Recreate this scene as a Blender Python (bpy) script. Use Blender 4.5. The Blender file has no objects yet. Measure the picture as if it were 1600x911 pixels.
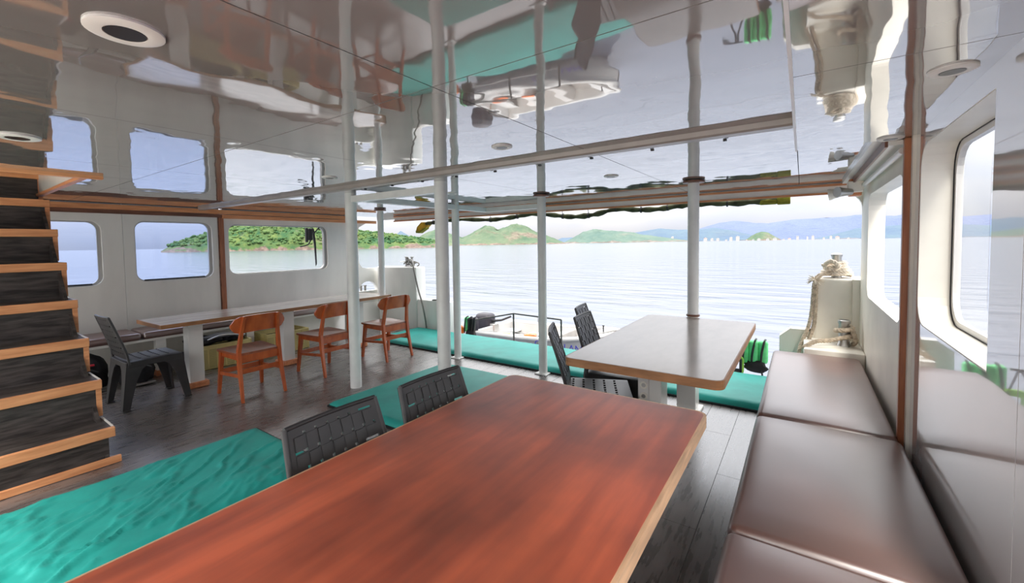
import bpy, bmesh, math, random
from mathutils import Vector, Matrix, noise
random.seed(7)
S = bpy.context.scene
COL = S.collection
PI = math.pi
R = math.radians

# ------------------------------------------------------------------ camera
W, H = 1600, 911
F, CX, CY = 667.8, 774.2, 410.2
YAW, PITCH, ROLL = 0.62285, 0.04398, 0.01564
cam = bpy.data.cameras.new('camera')
cam.sensor_width = 36
cam.lens = F / W * 36
cam.shift_x = -(CX - W / 2) / W
cam.shift_y = (CY - H / 2) / W
cam.clip_start, cam.clip_end = 0.02, 20000
co = bpy.data.objects.new('camera', cam)
COL.objects.link(co)
fw = Vector((-math.sin(YAW) * math.cos(PITCH), math.cos(YAW) * math.cos(PITCH), -math.sin(PITCH)))
rt = Vector((math.cos(YAW), math.sin(YAW), 0))
dn = fw.cross(rt)
r2 = rt * math.cos(ROLL) + dn * math.sin(ROLL)
d2 = -rt * math.sin(ROLL) + dn * math.cos(ROLL)
co.matrix_world = Matrix(((r2.x, -d2.x, -fw.x, 0), (r2.y, -d2.y, -fw.y, 0), (r2.z, -d2.z, -fw.z, 1.4), (0, 0, 0, 1)))
S.camera = co

# ------------------------------------------------------------------ world, sun, exposure
S.view_settings.view_transform = 'Standard'
S.view_settings.look = 'None'
S.view_settings.gamma = 1
S.view_settings.use_curve_mapping = False
S.view_settings.exposure = 2.0
SKY = 0.42
w = bpy.data.worlds.new('overcast_sky')
S.world = w
w.use_nodes = True
nt = w.node_tree
nt.nodes.clear()
out = nt.nodes.new('ShaderNodeOutputWorld')
bg = nt.nodes.new('ShaderNodeBackground')
tc = nt.nodes.new('ShaderNodeTexCoord')
sx = nt.nodes.new('ShaderNodeSeparateXYZ')
rampn = nt.nodes.new('ShaderNodeValToRGB')
rampn.color_ramp.elements[0].position = 0.0
rampn.color_ramp.elements[0].color = (0.42, 0.425, 0.458, 1)
rampn.color_ramp.elements[1].position = 0.6
rampn.color_ramp.elements[1].color = (3.2, 3.15, 3.12, 1)
e = rampn.color_ramp.elements.new(0.22)
e.color = (1.25, 1.25, 1.28, 1)
ns = nt.nodes.new('ShaderNodeTexNoise')
ns.inputs['Scale'].default_value = 2.6
ns.inputs['Detail'].default_value = 6
ns.inputs['Roughness'].default_value = 0.55
mp = nt.nodes.new('ShaderNodeMapping')
mp.inputs['Scale'].default_value = (1, 1, 3.0)
cr = nt.nodes.new('ShaderNodeValToRGB')
cr.color_ramp.elements[0].position = 0.36
cr.color_ramp.elements[0].color = (0.86, 0.90, 0.97, 1)
cr.color_ramp.elements[1].color = (1.06, 1.04, 1.0, 1)
cr.color_ramp.elements[1].position = 0.66
mx = nt.nodes.new('ShaderNodeMix')
mx.data_type = 'RGBA'
mx.blend_type = 'MULTIPLY'
mx.inputs[0].default_value = 1.0
L = nt.links.new
L(tc.outputs['Generated'], sx.inputs[0])
L(sx.outputs['Z'], rampn.inputs[0])
L(tc.outputs['Generated'], mp.inputs[0])
L(mp.outputs[0], ns.inputs['Vector'])
L(ns.outputs['Fac'], cr.inputs[0])
L(cr.outputs[0], mx.inputs[7])
L(rampn.outputs[0], mx.inputs[6])
L(mx.outputs[2], bg.inputs[0])
bg.inputs[1].default_value = SKY
L(bg.outputs[0], out.inputs[0])
sun = bpy.data.lights.new('sun', 'SUN')
sun.energy = 0.8
sun.angle = R(12)
sun.color = (1.0, 0.95, 0.86)
so = bpy.data.objects.new('sun', sun)
COL.objects.link(so)
so.rotation_euler = (R(38), 0, R(25))
S.cycles.max_bounces = 10
S.cycles.diffuse_bounces = 8
S.cycles.caustics_reflective = False
S.cycles.caustics_refractive = False

# ------------------------------------------------------------------ materials
def nodes(name):
    m = bpy.data.materials.new(name)
    m.use_nodes = True
    return m, m.node_tree, m.node_tree.nodes['Principled BSDF']

def mat(name, col, rough=0.5, spec=0.5, metal=0.0, var=0.0, vscale=6.0, stretch=(1, 1, 1), bump=0.0, bscale=40.0, bdist=0.01,
        col2=None, coat=0.0, crough=0.06, cior=1.5, ior=1.5, bdetail=3.0, rvar=0.0, detail=4.0, lo=0.35, hi=0.65):
    m, t, b = nodes(name)
    N = t.nodes.new
    b.inputs['Base Color'].default_value = (*col, 1)
    b.inputs['Roughness'].default_value = rough
    b.inputs['Specular IOR Level'].default_value = spec
    b.inputs['Metallic'].default_value = metal
    b.inputs['Coat Weight'].default_value = coat
    b.inputs['Coat Roughness'].default_value = crough
    b.inputs['Coat IOR'].default_value = cior
    b.inputs['IOR'].default_value = ior
    c = N('ShaderNodeTexCoord')
    if var or col2:
        mpn = N('ShaderNodeMapping')
        mpn.inputs['Scale'].default_value = stretch
        n = N('ShaderNodeTexNoise')
        n.inputs['Scale'].default_value = vscale
        n.inputs['Detail'].default_value = detail
        t.links.new(c.outputs['Object'], mpn.inputs[0])
        t.links.new(mpn.outputs[0], n.inputs['Vector'])
        r = N('ShaderNodeValToRGB')
        r.color_ramp.elements[0].position = lo
        r.color_ramp.elements[1].position = hi
        r.color_ramp.elements[0].color = (*(col2 or [x * (1 - var) for x in col]), 1)
        r.color_ramp.elements[1].color = (*(col if col2 else [min(1, x * (1 + var)) for x in col]), 1)
        t.links.new(n.outputs['Fac'], r.inputs[0])
        t.links.new(r.outputs[0], b.inputs['Base Color'])
        if rvar:
            mr = N('ShaderNodeMapRange')
            mr.inputs['To Min'].default_value = max(0.02, rough - rvar)
            mr.inputs['To Max'].default_value = rough + rvar
            t.links.new(n.outputs['Fac'], mr.inputs[0])
            t.links.new(mr.outputs[0], b.inputs['Roughness'])
    if bump:
        n2 = N('ShaderNodeTexNoise')
        n2.inputs['Scale'].default_value = bscale
        n2.inputs['Detail'].default_value = bdetail
        mp2 = N('ShaderNodeMapping')
        mp2.inputs['Scale'].default_value = stretch
        t.links.new(c.outputs['Object'], mp2.inputs[0])
        t.links.new(mp2.outputs[0], n2.inputs['Vector'])
        bp = N('ShaderNodeBump')
        bp.inputs['Strength'].default_value = bump
        bp.inputs['Distance'].default_value = bdist
        t.links.new(n2.outputs['Fac'], bp.inputs['Height'])
        t.links.new(bp.outputs[0], b.inputs['Normal'])
        t.links.new(bp.outputs[0], b.inputs['Coat Normal'])
    return m

M = {}
M['ceil'] = mat('ceiling_gelcoat', (0.27, 0.25, 0.24), 0.05, 0.9, bump=0.30, bscale=3.4, bdist=0.010, bdetail=1.5, coat=1.0, crough=0.012, cior=2.3)
M['gel'] = mat('white_gelcoat', (0.84, 0.83, 0.79), 0.22, 0.5, var=0.06, vscale=3, stretch=(1, 1, 0.3), bump=0.15, bscale=5, bdist=0.01)
M['gelgloss'] = mat('glossy_gelcoat', (0.74, 0.735, 0.73), 0.06, 0.6, bump=0.16, bscale=2.5, bdist=0.006, bdetail=1, coat=1.0, crough=0.015, cior=1.7)
M['cream'] = mat('cream_paint', (0.86, 0.82, 0.73), 0.4, 0.4, var=0.05, vscale=4)
M['pole'] = mat('pole_paint', (0.84, 0.845, 0.82), 0.28, 0.5, var=0.05, vscale=7, bump=0.05, bscale=20)
M['wood'] = mat('orange_wood', (0.84, 0.39, 0.18), 0.42, 0.4, col2=(0.66, 0.27, 0.115), vscale=7, stretch=(6, 0.6, 6), bump=0.1, bscale=30)
M['woodx'] = mat('orange_wood_cross', (0.74, 0.32, 0.15), 0.42, 0.4, col2=(0.56, 0.20, 0.09), vscale=7, stretch=(0.6, 6, 6), bump=0.1, bscale=30)
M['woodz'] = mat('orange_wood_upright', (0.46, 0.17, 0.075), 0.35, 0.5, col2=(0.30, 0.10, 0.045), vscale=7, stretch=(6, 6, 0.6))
M['mould'] = mat('grey_brown_moulding', (0.34, 0.30, 0.27), 0.3, 0.5, var=0.1)
M['darkwood'] = mat('dark_stained_wood', (0.16, 0.07, 0.045), 0.4, 0.4, var=0.35, vscale=6, stretch=(4, .5, 4))
M['chairwood'] = mat('red_orange_wood', (0.56, 0.125, 0.03), 0.3, 0.5, col2=(0.40, 0.075, 0.018), vscale=5, stretch=(3, 3, 1), coat=0.3)
M['seatwood'] = mat('red_brown_seat_wood', (0.30, 0.085, 0.04), 0.28, 0.5, var=0.25, vscale=5, stretch=(3, .7, 1), coat=0.3)
M['plank'] = mat('dark_vinyl_plank', (0.13, 0.112, 0.107), 0.28, 0.5, ior=2.1, var=0.35, vscale=5, stretch=(8, 1, 1), bump=0.06, bscale=3, bdist=0.004, rvar=0.05)
M['joint'] = mat('dark_joint', (0.012, 0.011, 0.011), 0.8, 0.2)
M['step'] = mat('dark_step_board', (0.060, 0.050, 0.046), 0.5, 0.35, var=0.5, vscale=6, stretch=(4, 1, 8), bump=0.3, bscale=25, bdist=0.004)
M['teal'] = mat('teal_vinyl', (0.022, 0.33, 0.285), 0.55, 0.3, var=0.10, vscale=5, bump=0.3, bscale=14, bdist=0.006)
M['matback'] = mat('black_mat_underside', (0.012, 0.015, 0.016), 0.7, 0.3)
M['leather'] = mat('brown_leatherette', (0.15, 0.070, 0.055), 0.33, 0.5, var=0.12, vscale=2, bump=0.03, bscale=5, bdist=0.005, ior=2.6)
M['ltop'] = mat('grey_brown_tabletop', (0.78, 0.69, 0.63), 0.14, 0.5, var=0.12, vscale=4, stretch=(3, .6, 1), ior=2.1)
M['lt2'] = mat('worn_tabletop', (0.34, 0.295, 0.265), 0.18, 0.5, var=0.12, vscale=3, stretch=(2, .7, 1), ior=1.55, bump=0.04, bscale=8)
M['edge'] = mat('brown_table_edge', (0.36, 0.17, 0.075), 0.4, 0.4, var=0.2, vscale=8, stretch=(1, 1, 5))
M['edgel'] = mat('pale_table_edge', (0.66, 0.42, 0.25), 0.4, 0.4, var=0.22, vscale=8, stretch=(8, .7, 5))
M['blackpl'] = mat('black_plastic', (0.040, 0.038, 0.039), 0.40, 0.5, var=0.15, vscale=8)
M['black'] = mat('black_fabric', (0.014, 0.013, 0.015), 0.75, 0.3, var=0.4, vscale=9, bump=0.4, bscale=14)
M['rubber'] = mat('black_rubber', (0.02, 0.02, 0.022), 0.5, 0.4)
M['crate'] = mat('cream_yellow_plastic', (0.72, 0.62, 0.27), 0.45, 0.4, var=0.08, vscale=5)
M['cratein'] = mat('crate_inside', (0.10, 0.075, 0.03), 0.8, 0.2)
M['metal'] = mat('dull_metal', (0.45, 0.44, 0.42), 0.35, 0.5, metal=0.9)
M['rail'] = mat('dark_painted_rail', (0.10, 0.085, 0.08), 0.45, 0.5)
M['rope'] = mat('beige_rope', (0.52, 0.43, 0.33), 0.85, 0.2, var=0.25, vscale=30, bump=0.4, bscale=60)
M['ropew'] = mat('pale_rope', (0.74, 0.66, 0.55), 0.85, 0.2, var=0.15, vscale=30)
M['hose'] = mat('grey_hose', (0.22, 0.21, 0.19), 0.5, 0.4)
M['curtain'] = mat('dark_green_canvas', (0.07, 0.075, 0.04), 0.8, 0.2, var=0.5, vscale=9, bump=0.5, bscale=18)
M['yellow'] = mat('ochre_canvas', (0.62, 0.36, 0.03), 0.7, 0.3, var=0.25, vscale=12)
M['olive'] = mat('olive_canvas', (0.26, 0.25, 0.035), 0.8, 0.2, var=0.4, vscale=14)
M['lamp'] = mat('white_lamp_ring', (0.78, 0.76, 0.73), 0.3, 0.5)
M['lampin'] = mat('dark_lamp_recess', (0.03, 0.025, 0.025), 0.3, 0.5)
M['white'] = mat('white_hull_paint', (0.42, 0.415, 0.405), 0.3, 0.5, var=0.03, vscale=3)
M['whitein'] = mat('white_hull_inside', (0.33, 0.315, 0.30), 0.4, 0.4, var=0.08, vscale=3)
M['orange'] = mat('orange_plastic', (0.85, 0.17, 0.02), 0.45, 0.4, var=0.1)
M['blue'] = mat('blue_lettering', (0.03, 0.03, 0.30), 0.5, 0.4)
M['green'] = mat('bright_green_fabric', (0.16, 0.72, 0.28), 0.55, 0.4, var=0.15, vscale=12)
M['lime'] = mat('lime_fabric', (0.36, 0.68, 0.10), 0.55, 0.4, var=0.15, vscale=12)
M['engine'] = mat('dark_engine_cowl', (0.018, 0.015, 0.022), 0.45, 0.4, var=0.3)
M['red'] = mat('red_label', (0.6, 0.03, 0.05), 0.5, 0.4)
M['house'] = mat('house_white', (0.40, 0.385, 0.37), 0.7, 0.3)
M['houseroof'] = mat('house_roof', (0.55, 0.34, 0.28), 0.7, 0.3)

# red table top: boards running fore and aft, darker smudges worn into the varnish
m, t, b = nodes('red_varnished_tabletop')
N = t.nodes.new
c = N('ShaderNodeTexCoord')
mp1 = N('ShaderNodeMapping'); mp1.inputs['Scale'].default_value = (9, 0.9, 1)
n1 = N('ShaderNodeTexNoise'); n1.inputs['Scale'].default_value = 2.2; n1.inputs['Detail'].default_value = 5
n2 = N('ShaderNodeTexNoise'); n2.inputs['Scale'].default_value = 2.3; n2.inputs['Detail'].default_value = 4
r1 = N('ShaderNodeValToRGB')
r1.color_ramp.elements[0].position = 0.3; r1.color_ramp.elements[0].color = (0.38, 0.078, 0.036, 1)
r1.color_ramp.elements[1].position = 0.68; r1.color_ramp.elements[1].color = (0.66, 0.15, 0.062, 1)
r2_ = N('ShaderNodeValToRGB')
r2_.color_ramp.elements[0].position = 0.33; r2_.color_ramp.elements[0].color = (0.50, 0.46, 0.46, 1)
r2_.color_ramp.elements[1].position = 0.60; r2_.color_ramp.elements[1].color = (1.1, 1.0, 1.0, 1)
mul = N('ShaderNodeMix'); mul.data_type = 'RGBA'; mul.blend_type = 'MULTIPLY'; mul.inputs[0].default_value = 1
K = t.links.new
K(c.outputs['Object'], mp1.inputs[0]); K(mp1.outputs[0], n1.inputs['Vector']); K(c.outputs['Object'], n2.inputs['Vector'])
K(n1.outputs['Fac'], r1.inputs[0]); K(n2.outputs['Fac'], r2_.inputs[0])
K(r1.outputs[0], mul.inputs[6]); K(r2_.outputs[0], mul.inputs[7]); K(mul.outputs[2], b.inputs['Base Color'])
b.inputs['Roughness'].default_value = 0.30
b.inputs['IOR'].default_value = 2.1
bp = N('ShaderNodeBump'); bp.inputs['Strength'].default_value = 0.12; bp.inputs['Distance'].default_value = 0.004
K(n1.outputs['Fac'], bp.inputs['Height']); K(bp.outputs[0], b.inputs['Normal'])
M['redtop'] = m

# sea water
m, t, b = nodes('sea_water')
N = t.nodes.new; K = t.links.new
b.inputs['Base Color'].default_value = (0.09, 0.105, 0.14, 1)
b.inputs['Roughness'].default_value = 0.20
b.inputs['IOR'].default_value = 1.33
c = N('ShaderNodeTexCoord')
mp1 = N('ShaderNodeMapping'); mp1.inputs['Scale'].default_value = (0.35, 1.0, 1.0); mp1.inputs['Rotation'].default_value = (0, 0, R(25))
n1 = N('ShaderNodeTexNoise'); n1.inputs['Scale'].default_value = 0.9; n1.inputs['Detail'].default_value = 5; n1.inputs['Roughness'].default_value = 0.5
bp = N('ShaderNodeBump'); bp.inputs['Strength'].default_value = 0.55; bp.inputs['Distance'].default_value = 0.18
K(c.outputs['Object'], mp1.inputs[0]); K(mp1.outputs[0], n1.inputs['Vector']); K(n1.outputs['Fac'], bp.inputs['Height']); K(bp.outputs[0], b.inputs['Normal'])
b.inputs['Roughness'].default_value = 0.14
M['sea'] = m

def glass(name, tint, gloss=0.1):
    m = bpy.data.materials.new(name)
    m.use_nodes = True
    t = m.node_tree
    t.nodes.clear()
    o = t.nodes.new('ShaderNodeOutputMaterial')
    tr = t.nodes.new('ShaderNodeBsdfTransparent'); tr.inputs[0].default_value = (*tint, 1)
    gl = t.nodes.new('ShaderNodeBsdfGlossy'); gl.inputs['Roughness'].default_value = 0.02
    fr = t.nodes.new('ShaderNodeFresnel'); fr.inputs[0].default_value = 1.5
    mi = t.nodes.new('ShaderNodeMixShader')
    ge = t.nodes.new('ShaderNodeNewGeometry'); su = t.nodes.new('ShaderNodeMath'); su.operation = 'SUBTRACT'; su.inputs[0].default_value = 1.0; su.use_clamp = True
    mu = t.nodes.new('ShaderNodeMath'); mu.operation = 'MULTIPLY'
    t.links.new(ge.outputs['Backfacing'], su.inputs[1]); t.links.new(su.outputs[0], mu.inputs[0]); t.links.new(fr.outputs[0], mu.inputs[1])
    t.links.new(mu.outputs[0], mi.inputs[0]); t.links.new(tr.outputs[0], mi.inputs[1]); t.links.new(gl.outputs[0], mi.inputs[2])
    t.links.new(mi.outputs[0], o.inputs[0])
    return m
M['tint'] = glass('blue_tinted_glass', (0.76, 0.82, 0.95))
M['clear'] = glass('clear_glass', (0.95, 0.96, 0.97))

def land(name, c1, c2, rock, zr, scale, patch=0.0):
    """vegetation in two tones, haze-tinted when far, bare rock near the waterline and in patches on the slopes"""
    m, t, b = nodes(name)
    N = t.nodes.new; K = t.links.new
    c = N('ShaderNodeTexCoord')
    def noi(sc, det, rg=0.6):
        n = N('ShaderNodeTexNoise'); n.inputs['Scale'].default_value = sc; n.inputs['Detail'].default_value = det; n.inputs['Roughness'].default_value = rg
        K(c.outputs['Object'], n.inputs['Vector']); return n
    n = noi(scale, 8, 0.7)
    r = N('ShaderNodeValToRGB')
    r.color_ramp.elements[0].position = 0.36; r.color_ramp.elements[0].color = (*c1, 1)
    r.color_ramp.elements[1].position = 0.64; r.color_ramp.elements[1].color = (*c2, 1)
    K(n.outputs['Fac'], r.inputs[0])
    s = N('ShaderNodeSeparateXYZ'); K(c.outputs['Object'], s.inputs[0])
    n3 = noi(scale * 1.3, 6, 0.65)
    ma = N('ShaderNodeMath'); ma.operation = 'MULTIPLY_ADD'; ma.inputs[1].default_value = zr * 4.5; ma.inputs[2].default_value = -zr * 1.75
    K(n3.outputs['Fac'], ma.inputs[0])
    su = N('ShaderNodeMath'); su.operation = 'SUBTRACT'; K(ma.outputs[0], su.inputs[0]); K(s.outputs['Z'], su.inputs[1])
    mr = N('ShaderNodeMapRange'); mr.inputs['From Min'].default_value = -zr * 0.15; mr.inputs['From Max'].default_value = zr * 0.15
    K(su.outputs[0], mr.inputs[0])
    n4 = noi(scale * 0.45, 5, 0.6)
    m2 = N('ShaderNodeMapRange'); m2.inputs['From Min'].default_value = 0.60; m2.inputs['From Max'].default_value = 0.68; m2.inputs['To Max'].default_value = patch
    K(n4.outputs['Fac'], m2.inputs[0])
    mxx = N('ShaderNodeMath'); mxx.operation = 'MAXIMUM'; K(mr.outputs[0], mxx.inputs[0]); K(m2.outputs[0], mxx.inputs[1])
    n5 = noi(scale * 4, 4)
    rr = N('ShaderNodeValToRGB')
    rr.color_ramp.elements[0].position = 0.35; rr.color_ramp.elements[0].color = (*[x * 0.45 for x in rock], 1)
    rr.color_ramp.elements[1].position = 0.65; rr.color_ramp.elements[1].color = (*rock, 1)
    K(n5.outputs['Fac'], rr.inputs[0])
    mi = N('ShaderNodeMix'); mi.data_type = 'RGBA'
    K(mxx.outputs[0], mi.inputs[0]); K(r.outputs[0], mi.inputs[6]); K(rr.outputs[0], mi.inputs[7]); K(mi.outputs[2], b.inputs['Base Color'])
    bp = N('ShaderNodeBump'); bp.inputs['Strength'].default_value = 0.8; bp.inputs['Distance'].default_value = 0.25 / scale
    K(n.outputs['Fac'], bp.inputs['Height']); K(bp.outputs[0], b.inputs['Normal'])
    b.inputs['Roughness'].default_value = 0.9
    b.inputs['Specular IOR Level'].default_value = 0.1
    return m
M['isle'] = land('island_scrub', (0.025, 0.076, 0.036), (0.108, 0.144, 0.043), (0.194, 0.144, 0.119), 3.2, 0.09, 0.5)
M['mid'] = land('far_scrub', (0.061, 0.104, 0.068), (0.115, 0.144, 0.090), (0.209, 0.158, 0.130), 4, 0.03, 0.8)  # greens dulled and cooled, a little haze put into the colour
M['midg'] = land('grey_green_hills', (0.072, 0.119, 0.104), (0.112, 0.155, 0.126), (0.209, 0.180, 0.158), 5, 0.02, 0.4)  # greyed by distance haze that is mixed into the colour
M['bluegreen'] = land('haze_blue_hills', (0.079, 0.115, 0.173), (0.097, 0.140, 0.176), (0.187, 0.173, 0.180), 3, 0.012, 0.1)  # blue cast is aerial haze painted into the hill colour
M['blueh'] = land('haze_blue_mountains', (0.112, 0.140, 0.238), (0.126, 0.155, 0.248), (0.137, 0.158, 0.223), 2, 0.003)  # haze of the far range is painted in as blue
M['leaf'] = mat('island_trees', (0.094, 0.137, 0.043), 0.9, 0.1, col2=(0.029, 0.083, 0.036), vscale=0.08)

# ------------------------------------------------------------------ builders
OFF = {}
class MB:
    def __init__(s): s.bm = bmesh.new()
    def box(s, lo, hi, bev=0.0, seg=1, mtx=None):
        lo, hi = Vector(lo), Vector(hi)
        r = bmesh.ops.create_cube(s.bm, size=1.0)
        vs = r['verts']
        bmesh.ops.scale(s.bm, vec=hi - lo, verts=vs)
        bmesh.ops.translate(s.bm, vec=(lo + hi) / 2, verts=vs)
        if bev:
            ed = list({e for v in vs for e in v.link_edges})
            q = bmesh.ops.bevel(s.bm, geom=ed, offset=bev, segments=seg, affect='EDGES', profile=0.5)
            vs = list({v for f in q['faces'] for v in f.verts} | {v for v in vs if v.is_valid})
        if mtx is not None:
            bmesh.ops.transform(s.bm, matrix=mtx, verts=vs)
        return s
    def bar(s, p0, p1, w0, d0, w1=None, d1=None, up=(0, 0, 1)):
        """four-sided bar between two points, width along 'side', depth along the other"""
        p0, p1 = Vector(p0), Vector(p1)
        w1 = w0 if w1 is None else w1; d1 = d0 if d1 is None else d1
        ax = (p1 - p0).normalized(); up = Vector(up)
        if abs(ax.dot(up)) > 0.97: up = Vector((0, 1, 0))
        si = ax.cross(up).normalized(); u2 = si.cross(ax).normalized()
        V = []
        for p, ww, dd in ((p0, w0, d0), (p1, w1, d1)):
            for a, b_ in ((-1, -1), (1, -1), (1, 1), (-1, 1)):
                V.append(s.bm.verts.new(p + si * a * ww / 2 + u2 * b_ * dd / 2))
        for f in ((0, 1, 2, 3), (7, 6, 5, 4), (0, 4, 5, 1), (1, 5, 6, 2), (2, 6, 7, 3), (3, 7, 4, 0)):
            s.bm.faces.new([V[i] for i in f])
        return s
    def tube(s, pts, rad, seg=10, cap=True):
        pts = [Vector(p) for p in pts]
        rads = rad if isinstance(rad, (list, tuple)) else [rad] * len(pts)
        rings = []; prev = None
        for i, p in enumerate(pts):
            a = pts[min(i + 1, len(pts) - 1)] - pts[max(i - 1, 0)]
            a.normalize()
            if prev is None:
                prev = a.orthogonal().normalized()
            n = (prev - a * prev.dot(a)).normalized(); prev = n
            bb = a.cross(n)
            rings.append([s.bm.verts.new(p + (n * math.cos(2 * PI * k / seg) + bb * math.sin(2 * PI * k / seg)) * rads[i]) for k in range(seg)])
        for a, b_ in zip(rings, rings[1:]):
            for k in range(seg):
                s.bm.faces.new((a[k], a[(k + 1) % seg], b_[(k + 1) % seg], b_[k]))
        if cap:
            s.bm.faces.new(rings[0][::-1]); s.bm.faces.new(rings[-1])
        return s
    def lathe(s, prof, c=(0, 0, 0), seg=24, axis='Z'):
        c = Vector(c); rings = []
        for r_, z in prof:
            ring = []
            for k in range(seg):
                a = 2 * PI * k / seg
                v = Vector((r_ * math.cos(a), r_ * math.sin(a), z))
                if axis == 'Y': v = Vector((v.x, v.z, v.y))
                if axis == 'X': v = Vector((v.z, v.x, v.y))
                ring.append(s.bm.verts.new(c + v))
            rings.append(ring)
        for a, b_ in zip(rings, rings[1:]):
            for k in range(seg):
                s.bm.faces.new((a[k], a[(k + 1) % seg], b_[(k + 1) % seg], b_[k]))
        s.bm.faces.new(rings[0][::-1]); s.bm.faces.new(rings[-1])
        return s
    def prism(s, poly, vec, holes=()):
        """closed outline (3-D points), with holes, extruded along vec"""
        es = []
        for lp in [poly] + list(holes):
            vs = [s.bm.verts.new(p) for p in lp]
            es += [s.bm.edges.new((vs[i], vs[(i + 1) % len(vs)])) for i in range(len(vs))]
        r = bmesh.ops.triangle_fill(s.bm, edges=es, use_beauty=True)
        fs = [g for g in r['geom'] if isinstance(g, bmesh.types.BMFace)]
        q = bmesh.ops.extrude_face_region(s.bm, geom=fs)
        bmesh.ops.translate(s.bm, vec=Vector(vec), verts=[g for g in q['geom'] if isinstance(g, bmesh.types.BMVert)])
        return s
    def ico(s, c, r_, sub=2, sc=(1, 1, 1)):
        q = bmesh.ops.create_icosphere(s.bm, subdivisions=sub, radius=1)
        for v in q['verts']:
            v.co = Vector(c) + Vector((v.co.x * sc[0], v.co.y * sc[1], v.co.z * sc[2])) * r_
        return s
    def panel(s, us, vs, hole, fn, th):
        """sheet over the breaks us, vs with real openings where hole(i, j); fn(u, v, w) bends it, w is through the thickness"""
        nu, nv = len(us), len(vs)
        G = [[[s.bm.verts.new(fn(us[i], vs[j], k * th)) for k in (0, 1)] for j in range(nv)] for i in range(nu)]
        solid = lambda i, j: 0 <= i < nu - 1 and 0 <= j < nv - 1 and not hole(i, j)
        for i in range(nu - 1):
            for j in range(nv - 1):
                if not solid(i, j): continue
                q = [(i, j), (i + 1, j), (i + 1, j + 1), (i, j + 1)]
                s.bm.faces.new([G[a][b_][0] for a, b_ in q][::-1])
                s.bm.faces.new([G[a][b_][1] for a, b_ in q])
                for (a, b_), (di, dj) in zip(zip(q, q[1:] + q[:1]), ((0, -1), (1, 0), (0, 1), (-1, 0))):
                    if not solid(i + di, j + dj):
                        s.bm.faces.new((G[a[0]][a[1]][0], G[b_[0]][b_[1]][0], G[b_[0]][b_[1]][1], G[a[0]][a[1]][1]))
        loose = [v for v in s.bm.verts if not v.link_faces]
        bmesh.ops.delete(s.bm, geom=loose, context='VERTS')
        return s
    def build(s, name, material, parent=None, loc=None, smooth=None, tri=False):
        bmesh.ops.recalc_face_normals(s.bm, faces=s.bm.faces)
        off = OFF[parent.name] if parent is not None else Vector(loc or (0, 0, 0))
        if off.length:
            bmesh.ops.translate(s.bm, vec=-off, verts=s.bm.verts)
        me = bpy.data.meshes.new(name)
        s.bm.to_mesh(me); s.bm.free()
        for mm in (material if isinstance(material, (list, tuple)) else [material]):
            me.materials.append(mm)
        if smooth is not None:
            me.shade_smooth(); me.set_sharp_from_angle(angle=R(smooth))
        o = bpy.data.objects.new(name, me)
        COL.objects.link(o)
        if parent is not None: o.parent = parent
        elif loc: o.location = loc
        OFF[o.name] = Vector(off)
        return o

def tag(o, label=None, cat=None, group=None, kind=None):
    if label: o['label'] = label
    if cat: o['category'] = cat
    if group: o['group'] = group
    if kind: o['kind'] = kind
    return o
def empty(name, loc=(0, 0, 0), label=None, cat=None, group=None, kind=None, rz=0):
    o = bpy.data.objects.new(name, None)
    COL.objects.link(o); o.location = loc; o.rotation_euler.z = rz
    o.empty_display_size = 0.1
    OFF[o.name] = Vector(loc)
    return tag(o, label, cat, group, kind)
def struct(o, label=None): return tag(o, label, None, None, 'structure')
def copy_tree(o, parent=None):
    c_ = o.copy(); COL.objects.link(c_)
    c_.parent = parent
    OFF[c_.name] = OFF.get(o.name, Vector())
    for ch in list(o.children): copy_tree(ch, c_)
    return c_
def rrect(a0, a1, b0, b1, r_, n=5):
    """rounded rectangle outline as (a, b) pairs"""
    o = []
    for ca, cb, s0 in ((a1 - r_, b1 - r_, 0), (a0 + r_, b1 - r_, 90), (a0 + r_, b0 + r_, 180), (a1 - r_, b0 + r_, 270)):
        for k in range(n + 1):
            t_ = R(s0 + 90 * k / n)
            o.append((ca + r_ * math.cos(t_), cb + r_ * math.sin(t_)))
    return o
def smoothpath(P, n=6):
    P = [Vector(p) for p in P]; o = []
    for i in range(len(P) - 1):
        a, b_, c_, d = P[max(i - 1, 0)], P[i], P[i + 1], P[min(i + 2, len(P) - 1)]
        for k in range(n):
            t_ = k / n
            o.append(0.5 * ((2 * b_) + (c_ - a) * t_ + (2 * a - 5 * b_ + 4 * c_ - d) * t_ * t_ + (3 * b_ - a - 3 * c_ + d) * t_ ** 3))
    return o + [P[-1]]
def twisted(mb, path, rad, turns_per_m=14, strands=3, seg=6):
    """rope laid from three strands"""
    Ls = [0]
    for a, b_ in zip(path, path[1:]): Ls.append(Ls[-1] + (b_ - a).length)
    fr = []; prev = None
    for i, p in enumerate(path):
        a = (path[min(i + 1, len(path) - 1)] - path[max(i - 1, 0)]).normalized()
        if prev is None: prev = a.orthogonal().normalized()
        prev = (prev - a * prev.dot(a)).normalized()
        fr.append((prev.copy(), a.cross(prev)))
    for k in range(strands):
        pts = []
        for p, l, (n_, b_) in zip(path, Ls, fr):
            t_ = 2 * PI * (l * turns_per_m + k / strands)
            pts.append(p + (n_ * math.cos(t_) + b_ * math.sin(t_)) * rad * 0.5)
        mb.tube(pts, rad * 0.58, seg)
    return mb
def dense(path, step):
    o = [path[0]]
    for a, b_ in zip(path, path[1:]):
        n = max(1, int((b_ - a).length / step))
        o += [a.lerp(b_, k / n) for k in range(1, n + 1)]
    return o

XL, XR = -6.25, 0.42       # inner faces of the side walls
ZC = 1.91                  # ceiling
YA = 5.05                  # after edge of the roof
YF = -0.95                  # forward end of roof, walls and planks, cut back to admit daylight

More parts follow.
